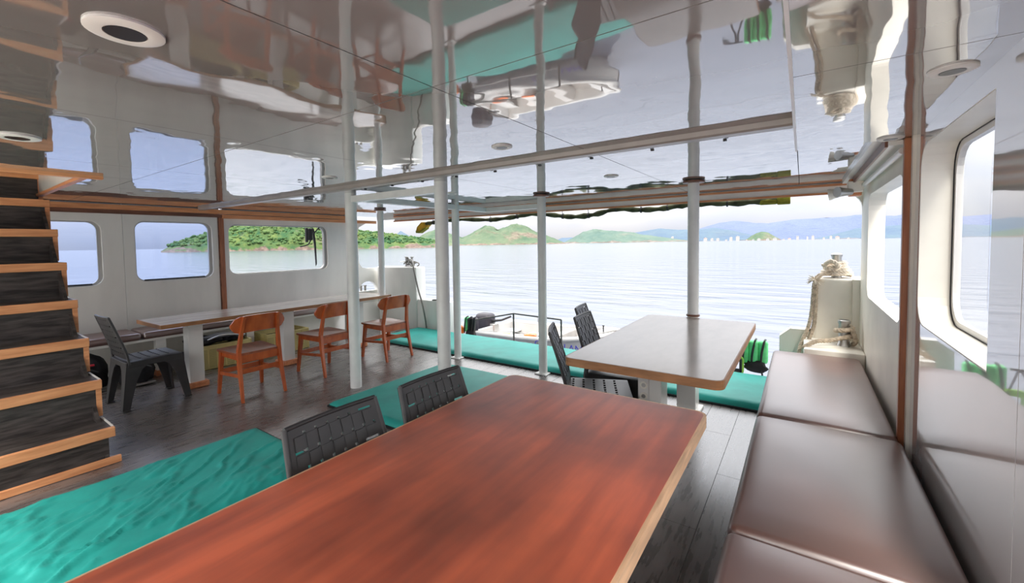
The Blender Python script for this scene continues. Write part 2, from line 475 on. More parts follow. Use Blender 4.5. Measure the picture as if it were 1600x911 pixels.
# ------------------------------------------------------------------ sea, hills
sea = MB()
rs = [0, 6, 14, 30, 80, 250, 800, 2500, 9000]
ring0 = None
for r_ in rs[1:]:
    ring = [sea.bm.verts.new((r_ * math.cos(2 * PI * k / 48), r_ * math.sin(2 * PI * k / 48), -0.78)) for k in range(48)]
    if ring0 is None: sea.bm.faces.new(ring)
    else:
        for k in range(48): sea.bm.faces.new((ring0[k], ring0[(k + 1) % 48], ring[(k + 1) % 48], ring[k]))
    ring0 = ring
struct(sea.build('sea', M['sea']), 'calm pale sea around the boat')

def hill(name, label, crest, dist, depth, material, rough=0.1, seed=0, group=None, cat='hill', n=90, rows=10, rise=1.0):
    """a ridge of real depth: crest given as (bearing in degrees from aft, height over distance)"""
    mb = MB(); a0, a1 = crest[0][0], crest[-1][0]
    G = []
    for i in range(n + 1):
        az = min(a0 + (a1 - a0) * i / n, a1 - 1e-6)
        h = 0.0
        for (x0, y0), (x1, y1) in zip(crest, crest[1:]):
            if x0 <= az <= x1: h = y0 + (y1 - y0) * (az - x0) / (x1 - x0); break
        h = max(h * dist + 1.4, 0.0)
        row = []
        for j in range(2 * rows + 1):
            f = j / rows
            d = dist - depth + depth * f
            prof = math.sin(min(f, 1) * PI / 2) ** rise if f <= 1 else math.cos((f - 1) * PI / 2)
            p = Vector((math.sin(R(az)) * d, math.cos(R(az)) * d, 0))
            nz = noise.fractal(p * (6.0 / depth) + Vector((seed, 0, 0)), 1.0, 2.0, 5)
            z = -1.2 + (h + 1.2) * prof + nz * rough * h * (prof * (1.6 - prof) if f < 1 else 0.5 * prof)
            # gullies push the slope in and out so that the light models it
            d2_ = d + noise.noise(p * (9.0 / depth)) * depth * 0.10 * (1 - abs(1 - f))
            row.append(mb.bm.verts.new((math.sin(R(az)) * d2_, math.cos(R(az)) * d2_, z)))
        G.append(row)
    for i in range(n):
        for j in range(2 * rows):
            mb.bm.faces.new((G[i][j], G[i + 1][j], G[i + 1][j + 1], G[i][j + 1]))
    mid = (a0 + a1) / 2
    o = mb.build(name, material, loc=(math.sin(R(mid)) * dist, math.cos(R(mid)) * dist, -0.78), smooth=60)
    return tag(o, label, cat, group)

near = hill('island', 'nearest green wooded island with a rocky shore, behind the left windows',
     [(-73.7, -0.004), (-73.12, 0.0024), (-72.67, 0.0082), (-71.54, 0.0165), (-70.27, 0.0235), (-69.2, 0.031), (-67.54, 0.042), (-66.09, 0.048),
      (-63.47, 0.0522), (-60.03, 0.0515), (-57.0, 0.0438), (-53.76, 0.033), (-51.02, 0.0284), (-48.61, 0.0222), (-45.74, 0.0157), (-43.4, 0.006), (-42.4, -0.006)],
     360, 46, M['isle'], 0.20, 3, cat='island', n=260, rows=20, rise=0.75)
# scrub and small trees on the near island: too many to count, one canopy
random.seed(3)
tb_ = bmesh.new(); bmesh.ops.create_icosphere(tb_, subdivisions=1, radius=1)
tb_.verts.ensure_lookup_table()
BV = [v.co.copy() for v in tb_.verts]; BF = [[v.index for v in f.verts] for f in tb_.faces]
tb_.free()
vs = [v.co.copy() for v in near.data.vertices if v.co.z > 4.0]
cv, cf = [], []
for k in range(4200):
    p = random.choice(vs) + Vector((random.uniform(-2, 2), random.uniform(-2, 2), random.uniform(-0.6, 0.5)))
    r_ = random.uniform(0.5, 1.35); zz = random.uniform(0.6, 1.0); b0 = len(cv)
    cv += [(p.x + q.x * r_, p.y + q.y * r_, p.z + q.z * r_ * zz) for q in BV]
    cf += [[b0 + q for q in f] for f in BF]
cm = bpy.data.meshes.new('tree_canopy'); cm.from_pydata(cv, [], cf); cm.materials.append(M['leaf'])
ct = bpy.data.objects.new('tree_canopy', cm); COL.objects.link(ct); ct.parent = near
tag(ct, 'darker trees scattered over the island', kind='stuff')
hill('hill', 'small grey conical peak far beyond the end of the green island',
     [(-50.25, -0.002), (-49.3, 0.0150), (-48.6, 0.0250), (-48.11, 0.0323), (-47.5, 0.026), (-46.97, 0.0204), (-45.75, 0.0)], 2300, 300, M['bluegreen'], 0.05, 8)
hill('hill', 'green twin peaked hill with bare rock faces, seen past the middle poles',
     [(-47.5, -0.002), (-46.4, 0.010), (-45.32, 0.0215), (-43.2, 0.0378), (-41.95, 0.0267), (-40.1, 0.0150), (-38.12, 0.0302), (-37.0, 0.0409), (-36.31, 0.0425),
      (-35.29, 0.0325), (-33.83, 0.040), (-32.72, 0.0456), (-31.7, 0.0389), (-30.01, 0.0235), (-27.91, 0.011), (-26.24, -0.002)], 900, 120, M['mid'], 0.20, 14, n=200, rows=18)
hill('hill', 'lower grey green hill with a long tail, just right of the twin peaked hill',
     [(-27.0, -0.003), (-25.4, 0.0102), (-24.16, 0.023), (-22.76, 0.0292), (-21.71, 0.0264), (-20.11, 0.0243), (-18.14, 0.0207), (-16.98, 0.016), (-13.97, 0.0075), (-10.4, -0.002)],
     1200, 150, M['midg'], 0.16, 21, n=140, rows=16)
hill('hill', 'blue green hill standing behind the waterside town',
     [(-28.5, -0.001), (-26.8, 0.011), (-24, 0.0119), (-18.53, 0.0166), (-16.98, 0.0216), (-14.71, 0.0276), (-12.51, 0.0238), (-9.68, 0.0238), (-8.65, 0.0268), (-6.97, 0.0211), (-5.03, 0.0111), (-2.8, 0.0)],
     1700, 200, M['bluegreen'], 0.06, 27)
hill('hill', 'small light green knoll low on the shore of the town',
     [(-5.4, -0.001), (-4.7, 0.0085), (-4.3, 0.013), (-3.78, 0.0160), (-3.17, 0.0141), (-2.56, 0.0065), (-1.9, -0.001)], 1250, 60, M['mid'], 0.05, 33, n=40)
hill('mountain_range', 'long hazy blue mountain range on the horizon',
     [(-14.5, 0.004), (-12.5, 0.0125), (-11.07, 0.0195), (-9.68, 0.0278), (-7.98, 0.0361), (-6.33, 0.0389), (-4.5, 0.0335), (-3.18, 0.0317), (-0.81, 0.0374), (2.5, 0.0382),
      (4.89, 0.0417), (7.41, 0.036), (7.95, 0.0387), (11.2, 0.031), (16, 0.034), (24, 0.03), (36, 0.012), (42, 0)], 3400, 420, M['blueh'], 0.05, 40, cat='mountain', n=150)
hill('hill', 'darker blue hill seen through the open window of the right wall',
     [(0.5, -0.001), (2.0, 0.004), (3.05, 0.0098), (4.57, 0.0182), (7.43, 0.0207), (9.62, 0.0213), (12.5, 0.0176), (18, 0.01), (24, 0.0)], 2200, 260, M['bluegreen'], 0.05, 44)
random.seed(11)
for k in range(26):
    az = -9.5 + 0.70 * k + random.uniform(-.15, .15) if k < 20 else -19.3 + 1.2 * (k - 20) + random.uniform(-.2, .2)
    d = 1215 if k < 20 else 1480
    z = random.uniform(0.0, 7.0) if k < 20 else random.uniform(8, 20)
    if -5.6 < az < -1.6 and k < 20: d = 1175; z = random.uniform(-0.2, 1.5)
    s = random.uniform(1.6, 3.8)
    p = Vector((math.sin(R(az)) * d, math.cos(R(az)) * d, z))
    h_ = empty('house', p, 'tiny white house of the town on the far shore', 'house', 'white houses of the town on the far shore')
    hb = MB().box((p.x - s, p.y - 3, p.z - 8), (p.x + s, p.y + 3, p.z + s * 0.7)).build('wall', M['house'], h_)
    MB().prism([(p.x - s * 1.1, p.y - 3.3, p.z + s * 0.7), (p.x + s * 1.1, p.y - 3.3, p.z + s * 0.7), (p.x, p.y - 3.3, p.z + s * 1.15)], (0, 6.6, 0)).build('roof', M['houseroof'] if k % 6 == 0 else M['house'], h_)

# ------------------------------------------------------------------ floor
fl = MB().box((XL - 0.1, YF, -0.06), (XR + 0.1, 4.955, -0.004)).build('floor', M['joint'])
struct(fl, 'dark vinyl plank deck floor')
random.seed(5)
x = XR; col = 0
PW, PL = 0.205, 1.22
while x > XL:
    y = YF - random.choice((0.0, 0.4, 0.8)) + (0.35 * (col % 3))
    if col < 8: y = -2.2 + 0.12 + (0.0, 0.61, 0.30)[col % 3] - PL
    while y < 4.955:
        y0, y1 = max(y, YF), min(y + PL, 4.955)
        if y1 - y0 > 0.05:
            pb = MB().box((max(x - PW, XL) + 0.0012, y0 + 0.0012, -0.004), (x - 0.0012, y1 - 0.0012, 0.0))
            pb.build('plank', M['plank'], fl)
        y += PL
    x -= PW; col += 1

struct(MB().box((XL - .1, -7.0, -.06), (XR + .1, YF - .01, -.004)).build('trim_13', M['cream']), 'pale unseen foredeck added forward of the roof to bounce daylight')  # unseen deck, added to throw daylight up to ceiling and walls
# ------------------------------------------------------------------ ceiling
hx0, hx1, hy0, hy1 = -5.96, -3.98, -0.35, 0.76       # stair hatch
ce = MB()
for lo, hi in (((XL - .1, hy1, ZC + .012), (XR + .1, YA, ZC + .06)), ((XL - .1, YF, ZC + .012), (XR + .1, hy0, ZC + .06)),
               ((XL - .1, hy0, ZC + .012), (hx0, hy1, ZC + .06)), ((hx1, hy0, ZC + .012), (XR + .1, hy1, ZC + .06))):
    ce.box(lo, hi)
ceiling = struct(ce.build('ceiling', M['joint']), 'glossy white panelled ceiling')
def cut(r_, h):
    x0, x1, y0, y1 = r_; a0, a1, b0, b1 = h
    if a1 <= x0 or a0 >= x1 or b1 <= y0 or b0 >= y1: return [r_]
    o = []
    if x0 < a0: o.append((x0, a0, y0, y1))
    if x1 > a1: o.append((a1, x1, y0, y1))
    m0, m1 = max(x0, a0), min(x1, a1)
    if y0 < b0: o.append((m0, m1, y0, b0))
    if y1 > b1: o.append((m0, m1, b1, y1))
    return o
xb = [-0.03, -0.98, -2.19, -3.40, -4.61, -5.82, XL]
yb = [YF, -0.20, 1.03, 2.25, 3.47, YA]
for i in range(len(xb) - 1):
    for j in range(len(yb) - 1):
        for (x0, x1, y0, y1) in cut((xb[i + 1], xb[i], yb[j], yb[j + 1]), (hx0, hx1, hy0, hy1)):
            g = 0.0022
            MB().box((x0 + g, y0 + g, ZC), (x1 - g, y1 - g, ZC + .012)).build('panel', M['ceil'], ceiling)
duct = empty('duct_cover', (0.195, 1.0, ZC), 'long lower white ceiling cover along the right wall', 'ceiling cover')
MB().box((-0.03, YF, 1.868), (XR, 1.53, ZC)).build('panel', M['ceil'], duct)
MB().box((-0.03, 1.534, 1.868), (XR, 2.79, ZC)).build('panel', M['ceil'], duct)
MB().box((-0.037, YF, 1.862), (-0.028, 2.795, ZC)).build('edge_strip', M['lamp'], duct)
MB().box((-0.028, 2.80, ZC), (XR, YA - .002, ZC + .012)).build('panel', M['ceil'], ceiling)
# moulding across the ceiling
bm_ = empty('ceiling_moulding', (-2.9, 2.25, ZC), 'long thin white moulding across the ceiling from the left trim to the lowered cover', 'moulding')
MB().prism([(-0.04, 2.21, ZC), (-0.04, 2.215, 1.888), (-0.04, 2.225, 1.880), (-0.04, 2.285, 1.880), (-0.04, 2.295, 1.888), (-0.04, 2.30, ZC)], (-6.15, 0, 0)).build('strip', M['mould'], bm_)
cl = MB()
for k in range(9):
    xx = -0.32 - k * 0.36
    MB().box((xx, 2.40, ZC - .006), (xx + .016, 2.418, ZC)).build('clip', M['rubber'], ceiling)
    MB().box((xx - .015, 2.465, ZC - .006), (xx + .001, 2.483, ZC)).build('clip', M['rubber'], ceiling)
# recessed lamps
LA = [(-1.29, 0.33, ZC, .075, 'large round recessed lamp with a dark centre, nearest on the ceiling'),
      (-2.85, 0.33, ZC, .075, 'round recessed lamp above the stairs'),
      (-1.29, 1.87, ZC, .055, 'small recessed lamp before the middle of the ceiling moulding'),
      (-2.85, 1.88, ZC, .055, 'small recessed lamp before the moulding near the two thick poles'),
      (-1.21, 3.24, ZC, .055, 'small recessed lamp on the ceiling between the after poles'),
      (-2.85, 3.24, ZC, .055, 'small recessed lamp on the ceiling inside the beam frame'),
      (0.335, 1.74, 1.868, .052, 'flat round lamp in the lowered cover near the closed window'),
      (0.33, 2.735, 1.868, .05, 'flat round lamp in the lowered cover beside the wooden post')]
for (lx, ly, lz, lr, lab) in LA:
    lo_ = empty('ceiling_lamp', (lx, ly, lz), lab, 'lamp', 'recessed ceiling lamps')
    MB().lathe([(lr * .5, lz - .001), (lr * .55, lz - .008), (lr * .8, lz - .010), (lr, lz - .005), (lr, lz + .001)], (lx, ly, 0), 32).build('trim_ring', M['lamp'], lo_, smooth=40)
    MB().lathe([(lr * .52, lz - .0085), (lr * .52, lz - .007)], (lx, ly, 0), 28).build('lens', M['lampin'], lo_)

# ------------------------------------------------------------------ left wall
wl = struct(empty('wall_left', (XL, 2, 0)), 'white left wall with three rounded windows')
def yz(pts, x_): return [(x_, a, b_) for a, b_ in pts]
wins = [(0.35, 1.30, 1.01, 1.715), (1.585, 2.385, 1.02, 1.73), (2.58, 4.05, 1.035, 1.715)]
pan = [(YF, 1.478), (1.484, 2.47), (2.51, 4.58)]
for (p0, p1), (a, b_, c_, d) in zip(pan, wins):
    MB().prism(yz([(p0, 0), (p1, 0), (p1, ZC), (p0, ZC)], XL), (-0.07, 0, 0), [yz(rrect(a, b_, c_, d, .10), XL)]).build('panel', M['gel'], wl)
for k, (a, b_, c_, d) in enumerate(wins[:2]):
    wo = struct(empty('window_%d' % (k + 1), (XL - .05, (a + b_) / 2, c_)), 'blue tinted window of the left wall')
    MB().prism(yz(rrect(a + .012, b_ - .03, c_ + .015, d - .012, .09), XL - .05), (-.006, 0, 0)).build('pane', M['tint'], wo)
    MB().box((XL - .045, a + .08, c_ + .008), (XL - .03, b_ - .09, c_ + .024)).build('gasket', M['rubber'], wo)
    MB().prism(yz(rrect(a, b_, c_, d, .10), XL - .035), (-.03, 0, 0), [yz(rrect(a + .014, b_ - .035, c_ + .014, d - .014, .088), XL - .035)]).build('frame', M['white'], wo)
w3 = struct(empty('window_3', (XL - .05, 3.3, 1.03)), 'open window of the left wall')
a, b_, c_, d = wins[2]
MB().prism(yz(rrect(a, b_, c_, d, .10), XL - .035), (-.05, 0, 0), [yz(rrect(a + .012, b_ - .045, c_ + .012, d - .012, .09), XL - .035)]).build('frame', M['white'], w3)
po = struct(empty('trim_1', (XL, 2.49, 0)), 'upright wooden strip between the windows of the left wall')
MB().box((XL - .02, 2.462, 0.46), (XL + .022, 2.518, 1.82)).build('strip', M['woodz'], po)
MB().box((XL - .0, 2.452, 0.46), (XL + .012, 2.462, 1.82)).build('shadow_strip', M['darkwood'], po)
tr2 = struct(empty('trim_2', (XL, 2, 1.8)), 'wooden trim along the top of the left wall')
MB().box((XL, 0.55, 1.845), (XL + .05, 4.58, 1.90)).build('upper_board', M['wood'], tr2)
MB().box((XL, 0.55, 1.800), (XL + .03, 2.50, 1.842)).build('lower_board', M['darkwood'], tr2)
MB().box((XL, 2.50, 1.790), (XL + .045, 5.0, 1.838)).build('lower_board', M['wood'], tr2)
# low bulwark aft of the wall with an arched freeing port
arch = [(4.98 - .16 + .20 * math.cos(R(t_)), 0.60 + .17 * math.sin(R(t_))) for t_ in range(0, 181, 15)]
bw = MB().prism(yz([(4.58, 0), (5.45, 0), (5.45, 1.0), (4.80, 1.0), (4.70, 1.02), (4.64, 1.10), (4.62, 1.6), (4.66, 1.72), (4.80, 1.79), (4.58, 1.80)], XL), (-.07, 0, 0), [yz(arch, XL)]).build('wall_after_left', M['gel'])
struct(bw, 'low white bulwark with an arched opening at the left stern corner')
bits = empty('mooring_bitts', (XL - .2, 4.85, .58), 'pair of small dark bitts behind the arched opening of the left bulwark', 'bitts')
for dy in (-.055, .035):
    MB().lathe([(.02, .55), (.02, .67), (.027, .672), (.027, .69)], (XL - .16, 4.84 + dy, 0), 12).build('post', M['hose'], bits, smooth=40)
MB().box((XL - .24, 4.70, .50), (XL - .07, 4.98, .56)).build('base', M['white'], bits)

def corner_block(name, x0, x1, y0, y1, z1, label):
    o = MB().box((x0, y0, -.05), (x1, y1, z1), 0.025, 3).build(name, M['cream'] if x0 > -1 else M['gel'], smooth=40)
    return struct(o, label)
corner_block('trim_3', -6.18, -5.19, 4.96, 5.19, 1.03, 'white stern block at the left corner')
tl = MB().box((-5.19, 4.97, -.05), (-4.46, 5.12, .50), .02, 2).build('trim_4', M['gel'], smooth=40)
struct(tl, 'low white transom beside the left stern block')
struct(MB().box((-6.2, 4.955, -1.0), (.40, 5.0, -.055)).build('trim_14', M['gel']), 'white stern face of the hull below the deck')
# gear tangled on the left block and its hoses
cg = empty('cleat', (-5.50, 5.12, 1.03), 'cleat wrapped in tangled grey line on top of the left stern block', 'cleat')
random.seed(2)
mb = MB()
for k in range(7):
    c0 = Vector((-5.50 + random.uniform(-.10, .10), 5.12 + random.uniform(-.04, .04), 1.06 + random.uniform(0, .07)))
    n0 = Vector((random.uniform(-1, 1), random.uniform(-1, 1), random.uniform(-.3, 1))).normalized()
    u = n0.orthogonal().normalized(); v = n0.cross(u)
    mb.tube([c0 + (u * math.cos(t_ * PI / 8) + v * math.sin(t_ * PI / 8)) * random.uniform(.045, .07) for t_ in range(17)], .011, 6)
mb.build('tangled_line', M['hose'], cg, smooth=60)
for dx in (-.08, .06):
    MB().lathe([(.022, 1.025), (.02, 1.18), (.03, 1.185), (.03, 1.20)], (-5.50 + dx, 5.12, 0), 12).build('horn', M['metal'], cg, smooth=40)
MB().box((-5.62, 5.07, 1.025), (-5.38, 5.17, 1.04), .005).build('base', M['metal'], cg)
MB().tube([(-5.72, 5.10, 1.11), (-5.50, 5.11, 1.12), (-5.33, 5.10, 1.12)], .009, 8).build('cross_bar', M['metal'], cg)
MB().tube(smoothpath([(-5.48, 5.10, 1.15), (-5.33, 5.02, 1.13), (-5.20, 4.93, 1.0), (-5.08, 4.90, .68), (-5.00, 4.90, .47), (-4.955, 4.92, .20), (-4.95, 4.94, .02)]), .014, 8).build('hose', M['hose'], cg, smooth=60)
gh = MB().tube(smoothpath([(-4.86, 5.0, .50), (-4.74, 4.96, .515), (-4.68, 4.93, .49), (-4.665, 4.93, .30), (-4.67, 4.94, .02)]), .014, 8).build('grab_rail', M['hose'], loc=(-4.67, 4.94, 0), smooth=60)
tag(gh, 'bent dark handrail over the low left transom', 'handrail')
# dark blade and clamp outside the open window
bl = empty('bracket', (XL - .12, 3.86, 1.06), 'black clamp with a long narrow blade outside the open left window', 'bracket')
MB().prism([(XL - .13, 3.865, 1.70), (XL - .13, 3.90, 1.68), (XL - .13, 3.925, 1.45), (XL - .13, 3.93, 1.12), (XL - .13, 3.915, 1.09), (XL - .13, 3.90, 1.40)], (-.02, 0, 0)).build('blade', M['rubber'], bl)
MB().box((XL - .16, 3.80, 1.50), (XL - .11, 3.86, 1.69), .008).build('clamp', M['rubber'], bl)
MB().box((XL - .16, 3.755, 1.47), (XL - .12, 3.79, 1.70), .006).build('clamp', M['rubber'], bl)
MB().tube(smoothpath([(XL - .14, 3.84, 1.50), (XL - .14, 3.80, 1.44), (XL - .14, 3.74, 1.415), (XL - .14, 3.66, 1.40)]), .010, 6).build('arm', M['rubber'], bl)
MB().tube([(XL - .12, 3.88, 1.6), (XL - .06, 3.90, 1.66), (XL - .02, 3.92, 1.70)], .010, 6).build('mount', M['rubber'], bl)

# ------------------------------------------------------------------ right wall
wr = struct(empty('wall_right', (XR, 2, 0)), 'glossy white right wall with two windows')
MB().prism(yz([(YF, 0), (1.528, 0), (1.528, ZC), (YF, ZC)], XR), (.06, 0, 0), [yz(rrect(.10, 1.36, .80, 1.76, .1), XR), yz(rrect(-.80, -.10, .80, 1.76, .1), XR)]).build('panel', M['gelgloss'], wr)  # both holes are unseen openings, added to let daylight onto the near deck
nwin = (1.745, 2.64, 1.02, 1.80)
def near_out(x_, g=0.0):
    a, b_, c_, d = nwin
    q = [(u, v) for u, v in rrect(a + g, b_ - g, c_ + g, d - g, .11) if u > (a + b_) / 2]
    return yz(q[:6] + [(a + g, d - g), (a + g, c_ + g)] + q[6:], x_)
MB().prism(yz([(1.532, 0), (2.77, 0), (2.77, ZC), (1.532, ZC)], XR), (.02, 0, 0), [near_out(XR)]).build('panel', M['gelgloss'], wr)
MB().prism(near_out(XR + .001), (.13, 0, 0), [near_out(XR + .001, .004)]).build('reveal', M['cream'], wr)
MB().prism(yz([(2.77, 0), (4.92, 0), (4.92, ZC), (2.77, ZC)], XR), (.10, 0, 0), [yz(rrect(3.02, 4.46, .94, 1.735, .12), XR)]).build('panel', M['cream'], wr)
w4 = struct(empty('window_4', (XR + .11, 2.1, 1.02)), 'closed window of the right wall')
MB().prism(near_out(XR + .105, .012), (.006, 0, 0)).build('pane', M['clear'], w4)
MB().prism(near_out(XR + .100, .0), (.02, 0, 0), [near_out(XR + .100, .006)]).build('gasket', M['rubber'], w4)
MB().prism(near_out(XR + .104, .006), (.02, 0, 0), [near_out(XR + .104, .028)]).build('frame', M['lamp'], w4)
pr = struct(empty('trim_5', (XR, 2.79, 0.4)), 'upright wooden post on the right wall')
MB().box((XR - .035, 2.775, 0.30), (XR + .01, 2.812, 1.868), .004).build('post', M['woodz'], pr)
MB().box((XR - .012, 2.735, 0.30), (XR + .005, 2.772, 1.868)).build('white_batten', M['cream'], pr)
tb = struct(empty('trim_6', (XR, 3.9, 1.8)), 'trim and pipe along the top of the right wall')
MB().box((XR - .09, 2.82, 1.845), (XR, 4.9, 1.868)).build('shelf_board', M['gel'], tb)
MB().tube([(XR - .035, 2.82, 1.815), (XR - .035, 4.45, 1.815)], .016, 10).build('pipe', M['lamp'], tb, smooth=60)
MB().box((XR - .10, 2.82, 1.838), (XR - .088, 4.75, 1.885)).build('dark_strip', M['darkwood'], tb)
MB().box((XR - .14, 2.82, 1.882), (XR - .10, 4.9, ZC)).build('board', M['gel'], tb)
# gusset under the roof edge at the pillar
gu = [(XR - .001, 4.86, 1.60)]
g2 = [(0.42, 1.83)] + [(0.42 - .17 + .17 * math.cos(R(t_)), 1.66 + .15 * math.sin(R(t_))) for t_ in range(0, 91, 15)] + [(0.20, 1.83)]
struct(MB().prism([(a, 4.86, b_) for a, b_ in [(0.425, 1.83), (0.425, 1.60)] + g2[1:]], (0, .06, 0)).build('trim_7', M['cream']), 'curved white gusset at the top of the right stern pillar')
fd = empty('floodlight', (.30, 4.5, 1.86), 'pair of white round horns on a wooden block under the right stern roof corner', 'lamp')
MB().box((.295, 4.42, 1.735), (.375, 4.52, 1.868), .006).build('block', M['woodx'], fd)
MB().box((.285, 4.405, 1.76), (.385, 4.425, 1.85), .006).build('back_plate', M['cream'], fd)
MB().lathe([(.030, .0), (.034, .05), (.050, .13), (.058, .15), (.060, .165), (.050, .168)], (0, 0, 0), 20, 'X')
hm = Matrix.Translation((.295, 4.44, 1.775)) @ Matrix.Rotation(R(172), 4, 'Z') @ Matrix.Rotation(R(8), 4, 'Y')
mb = MB().lathe([(.026, .0), (.030, .03), (.040, .10), (.046, .115), (.046, .128), (.030, .129)], (0, 0, 0), 20, 'X')
bmesh.ops.transform(mb.bm, matrix=hm, verts=mb.bm.verts); mb.build('horn', M['cream'], fd, smooth=40)
mb = MB().lathe([(.024, .0), (.028, .03), (.036, .08), (.042, .10), (.042, .112), (.028, .113)], (0, 0, 0), 20, 'X')
bmesh.ops.transform(mb.bm, matrix=Matrix.Translation((.31, 4.41, 1.765)) @ Matrix.Rotation(R(215), 4, 'Z'), verts=mb.bm.verts); mb.build('horn', M['metal'], fd, smooth=40)
# right stern: ledge, block, low transom
corner_block('trim_8', 0.095, 0.385, 4.96, 5.36, 1.03, 'white stern block at the right corner')
struct(MB().box((0.02, 4.42, -.05), (XR, 4.96, .475), .015, 2).build('trim_9', M['cream'], smooth=40), 'white ledge in front of the right stern block')
struct(MB().prism([(0.10, 4.97, -.05), (-0.17, 4.97, -.05), (-0.17, 4.97, .46), (-.085, 4.97, .54), (0.10, 4.97, .54)], (0, .12, 0)).build('trim_10', M['cream']), 'low white transom beside the right stern block')
struct(MB().box((XR - .05, 4.92, -.05), (XR + .10, 5.36, 1.03)).build('trim_11', M['cream']), 'white filler between the right block and the hull')

# ------------------------------------------------------------------ roof edge fascia and rolled curtain
fa = empty('roof_fascia', (-2.75, YA, 1.8), 'white fascia with two wooden strips along the stern edge of the roof', 'fascia')
MB().box((-5.78, YA, 1.812), (0.36, YA + .03, ZC + .05)).build('board', M['gel'], fa)
MB().box((-5.78, YA - .022, 1.882), (0.32, YA, 1.902)).build('wood_strip', M['woodx'], fa)
MB().box((-5.78, YA - .022, 1.806), (0.32, YA, 1.826)).build('wood_strip', M['woodx'], fa)
MB().box((XL, YA, 1.85), (-5.78, YA + .03, ZC + .05)).build('end_board', M['gel'], fa)
cu = empty('rolled_curtain', (-2.7, YA + .07, 1.75), 'dark green rolled canvas hanging in waves under the roof edge', 'curtain')
pth = smoothpath([(-5.06, 5.10, 1.745), (-4.75, 5.11, 1.775), (-4.31, 5.12, 1.785), (-3.75, 5.12, 1.755), (-3.35, 5.12, 1.775), (-3.05, 5.12, 1.805), (-2.75, 5.12, 1.775), (-2.45, 5.12, 1.735),
                  (-2.15, 5.12, 1.745), (-1.85, 5.12, 1.800), (-1.60, 5.12, 1.775), (-1.35, 5.12, 1.770), (-1.10, 5.12, 1.795), (-0.85, 5.12, 1.800), (-0.60, 5.12, 1.785), (-0.36, 5.12, 1.79), (-.20, 5.12, 1.79)], 5)
mb = MB().tube(pth, [.030 + .007 * math.sin(i * 1.7) + random.uniform(-.003, .004) for i in range(len(pth))], 9)
mb.build('roll', M['curtain'], cu, smooth=60)
for k in range(3, len(pth) - 3, 6):
    q = pth[k]
    MB().tube([pth[k] + (pth[k + 1] - pth[k]) * -.15, pth[k] + (pth[k + 1] - pth[k]) * .15], .036, 9).build('tie', M['rubber'], cu)
    MB().tube([q, (q.x, q.y - .02, 1.83)], .004, 5).build('hanger', M['rubber'], cu)
MB().box((-.21, 5.085, 1.745), (-.10, 5.16, 1.815), .006).build('end_flap', M['olive'], cu)
MB().box((-.36, 5.085, 1.75), (-.21, 5.155, 1.80), .012, 2).build('end_flap', M['olive'], cu)
MB().prism([(-4.93, 5.08, 1.77), (-5.16, 5.08, 1.775), (-5.26, 5.08, 1.70), (-5.29, 5.08, 1.625), (-5.22, 5.08, 1.615), (-5.06, 5.08, 1.68)], (0, .07, 0)).build('end_flap', M['yellow'], cu)
MB().prism([(-5.29, 5.075, 1.64), (-5.285, 5.075, 1.60), (-5.21, 5.075, 1.595), (-5.06, 5.075, 1.665), (-5.05, 5.075, 1.69), (-5.21, 5.075, 1.63)], (0, .08, 0)).build('end_flap', M['olive'], cu)

# ------------------------------------------------------------------ poles and beams
def pole(x_, y_, r_, label, z1=ZC, collar=False, flange=False, z0=0.0):
    o = empty('deck_pole', (x_, y_, 0), label, 'pole')
    MB().tube([(x_, y_, z0), (x_, y_, 1.0), (x_, y_, z1)], r_, 20).build('shaft', M['pole'], o, smooth=50)
    if collar: MB().lathe([(r_ * 1.0, 1.886), (r_ * 1.9, 1.888), (r_ * 1.95, 1.896), (r_ * 1.9, 1.905), (r_ * 1.0, 1.906)], (x_, y_, 0), 28).build('wooden_collar', M['darkwood'], o, smooth=40)
    if flange: MB().box((x_ - .07, y_ - .07, 0), (x_ + .07, y_ + .07, .012), .004).build('base_plate', M['pole'], o)
    return o
pole(-3.585, 2.585, .055, 'thick white pole by the corner of the teal mat, near the orange chairs')
pole(-2.405, 2.60, .055, 'thick white pole standing at the edge of the middle teal mat')
pole(-3.44, 3.965, .045, 'thin white pole at the front edge of the after mat, behind the thick middle pole', flange=True)
pole(-2.24, 3.965, .045, 'thin white pole with a wooden collar, between the dinghy and the two tables', collar=True, flange=True)
pe = pole(-0.755, 3.945, .045, 'thin white pole rising at the far end of the right table', collar=True)
MB().lathe([(.046, .752), (.054, .755), (.054, .768), (.046, .771)], (-.755, 3.945, 0), 20).build('wooden_collar', M['darkwood'], pe, smooth=40)
pole(-4.83, 3.965, .042, 'thin white pole at the after end of the long left table', collar=True)
bf = empty('beam_frame', (-3, 3, 1.82), 'white square beams joining the poles under the ceiling', 'beam')
MB().box((-3.60, 2.555, 1.822), (-2.38, 2.625, 1.880)).build('cross_beam', M['pole'], bf)
MB().box((-3.48, 2.63, 1.822), (-3.41, 4.62, 1.880)).build('long_beam', M['pole'], bf)
MB().box((-3.41, 4.55, 1.822), (-2.62, 4.62, 1.880)).build('cross_beam', M['pole'], bf)

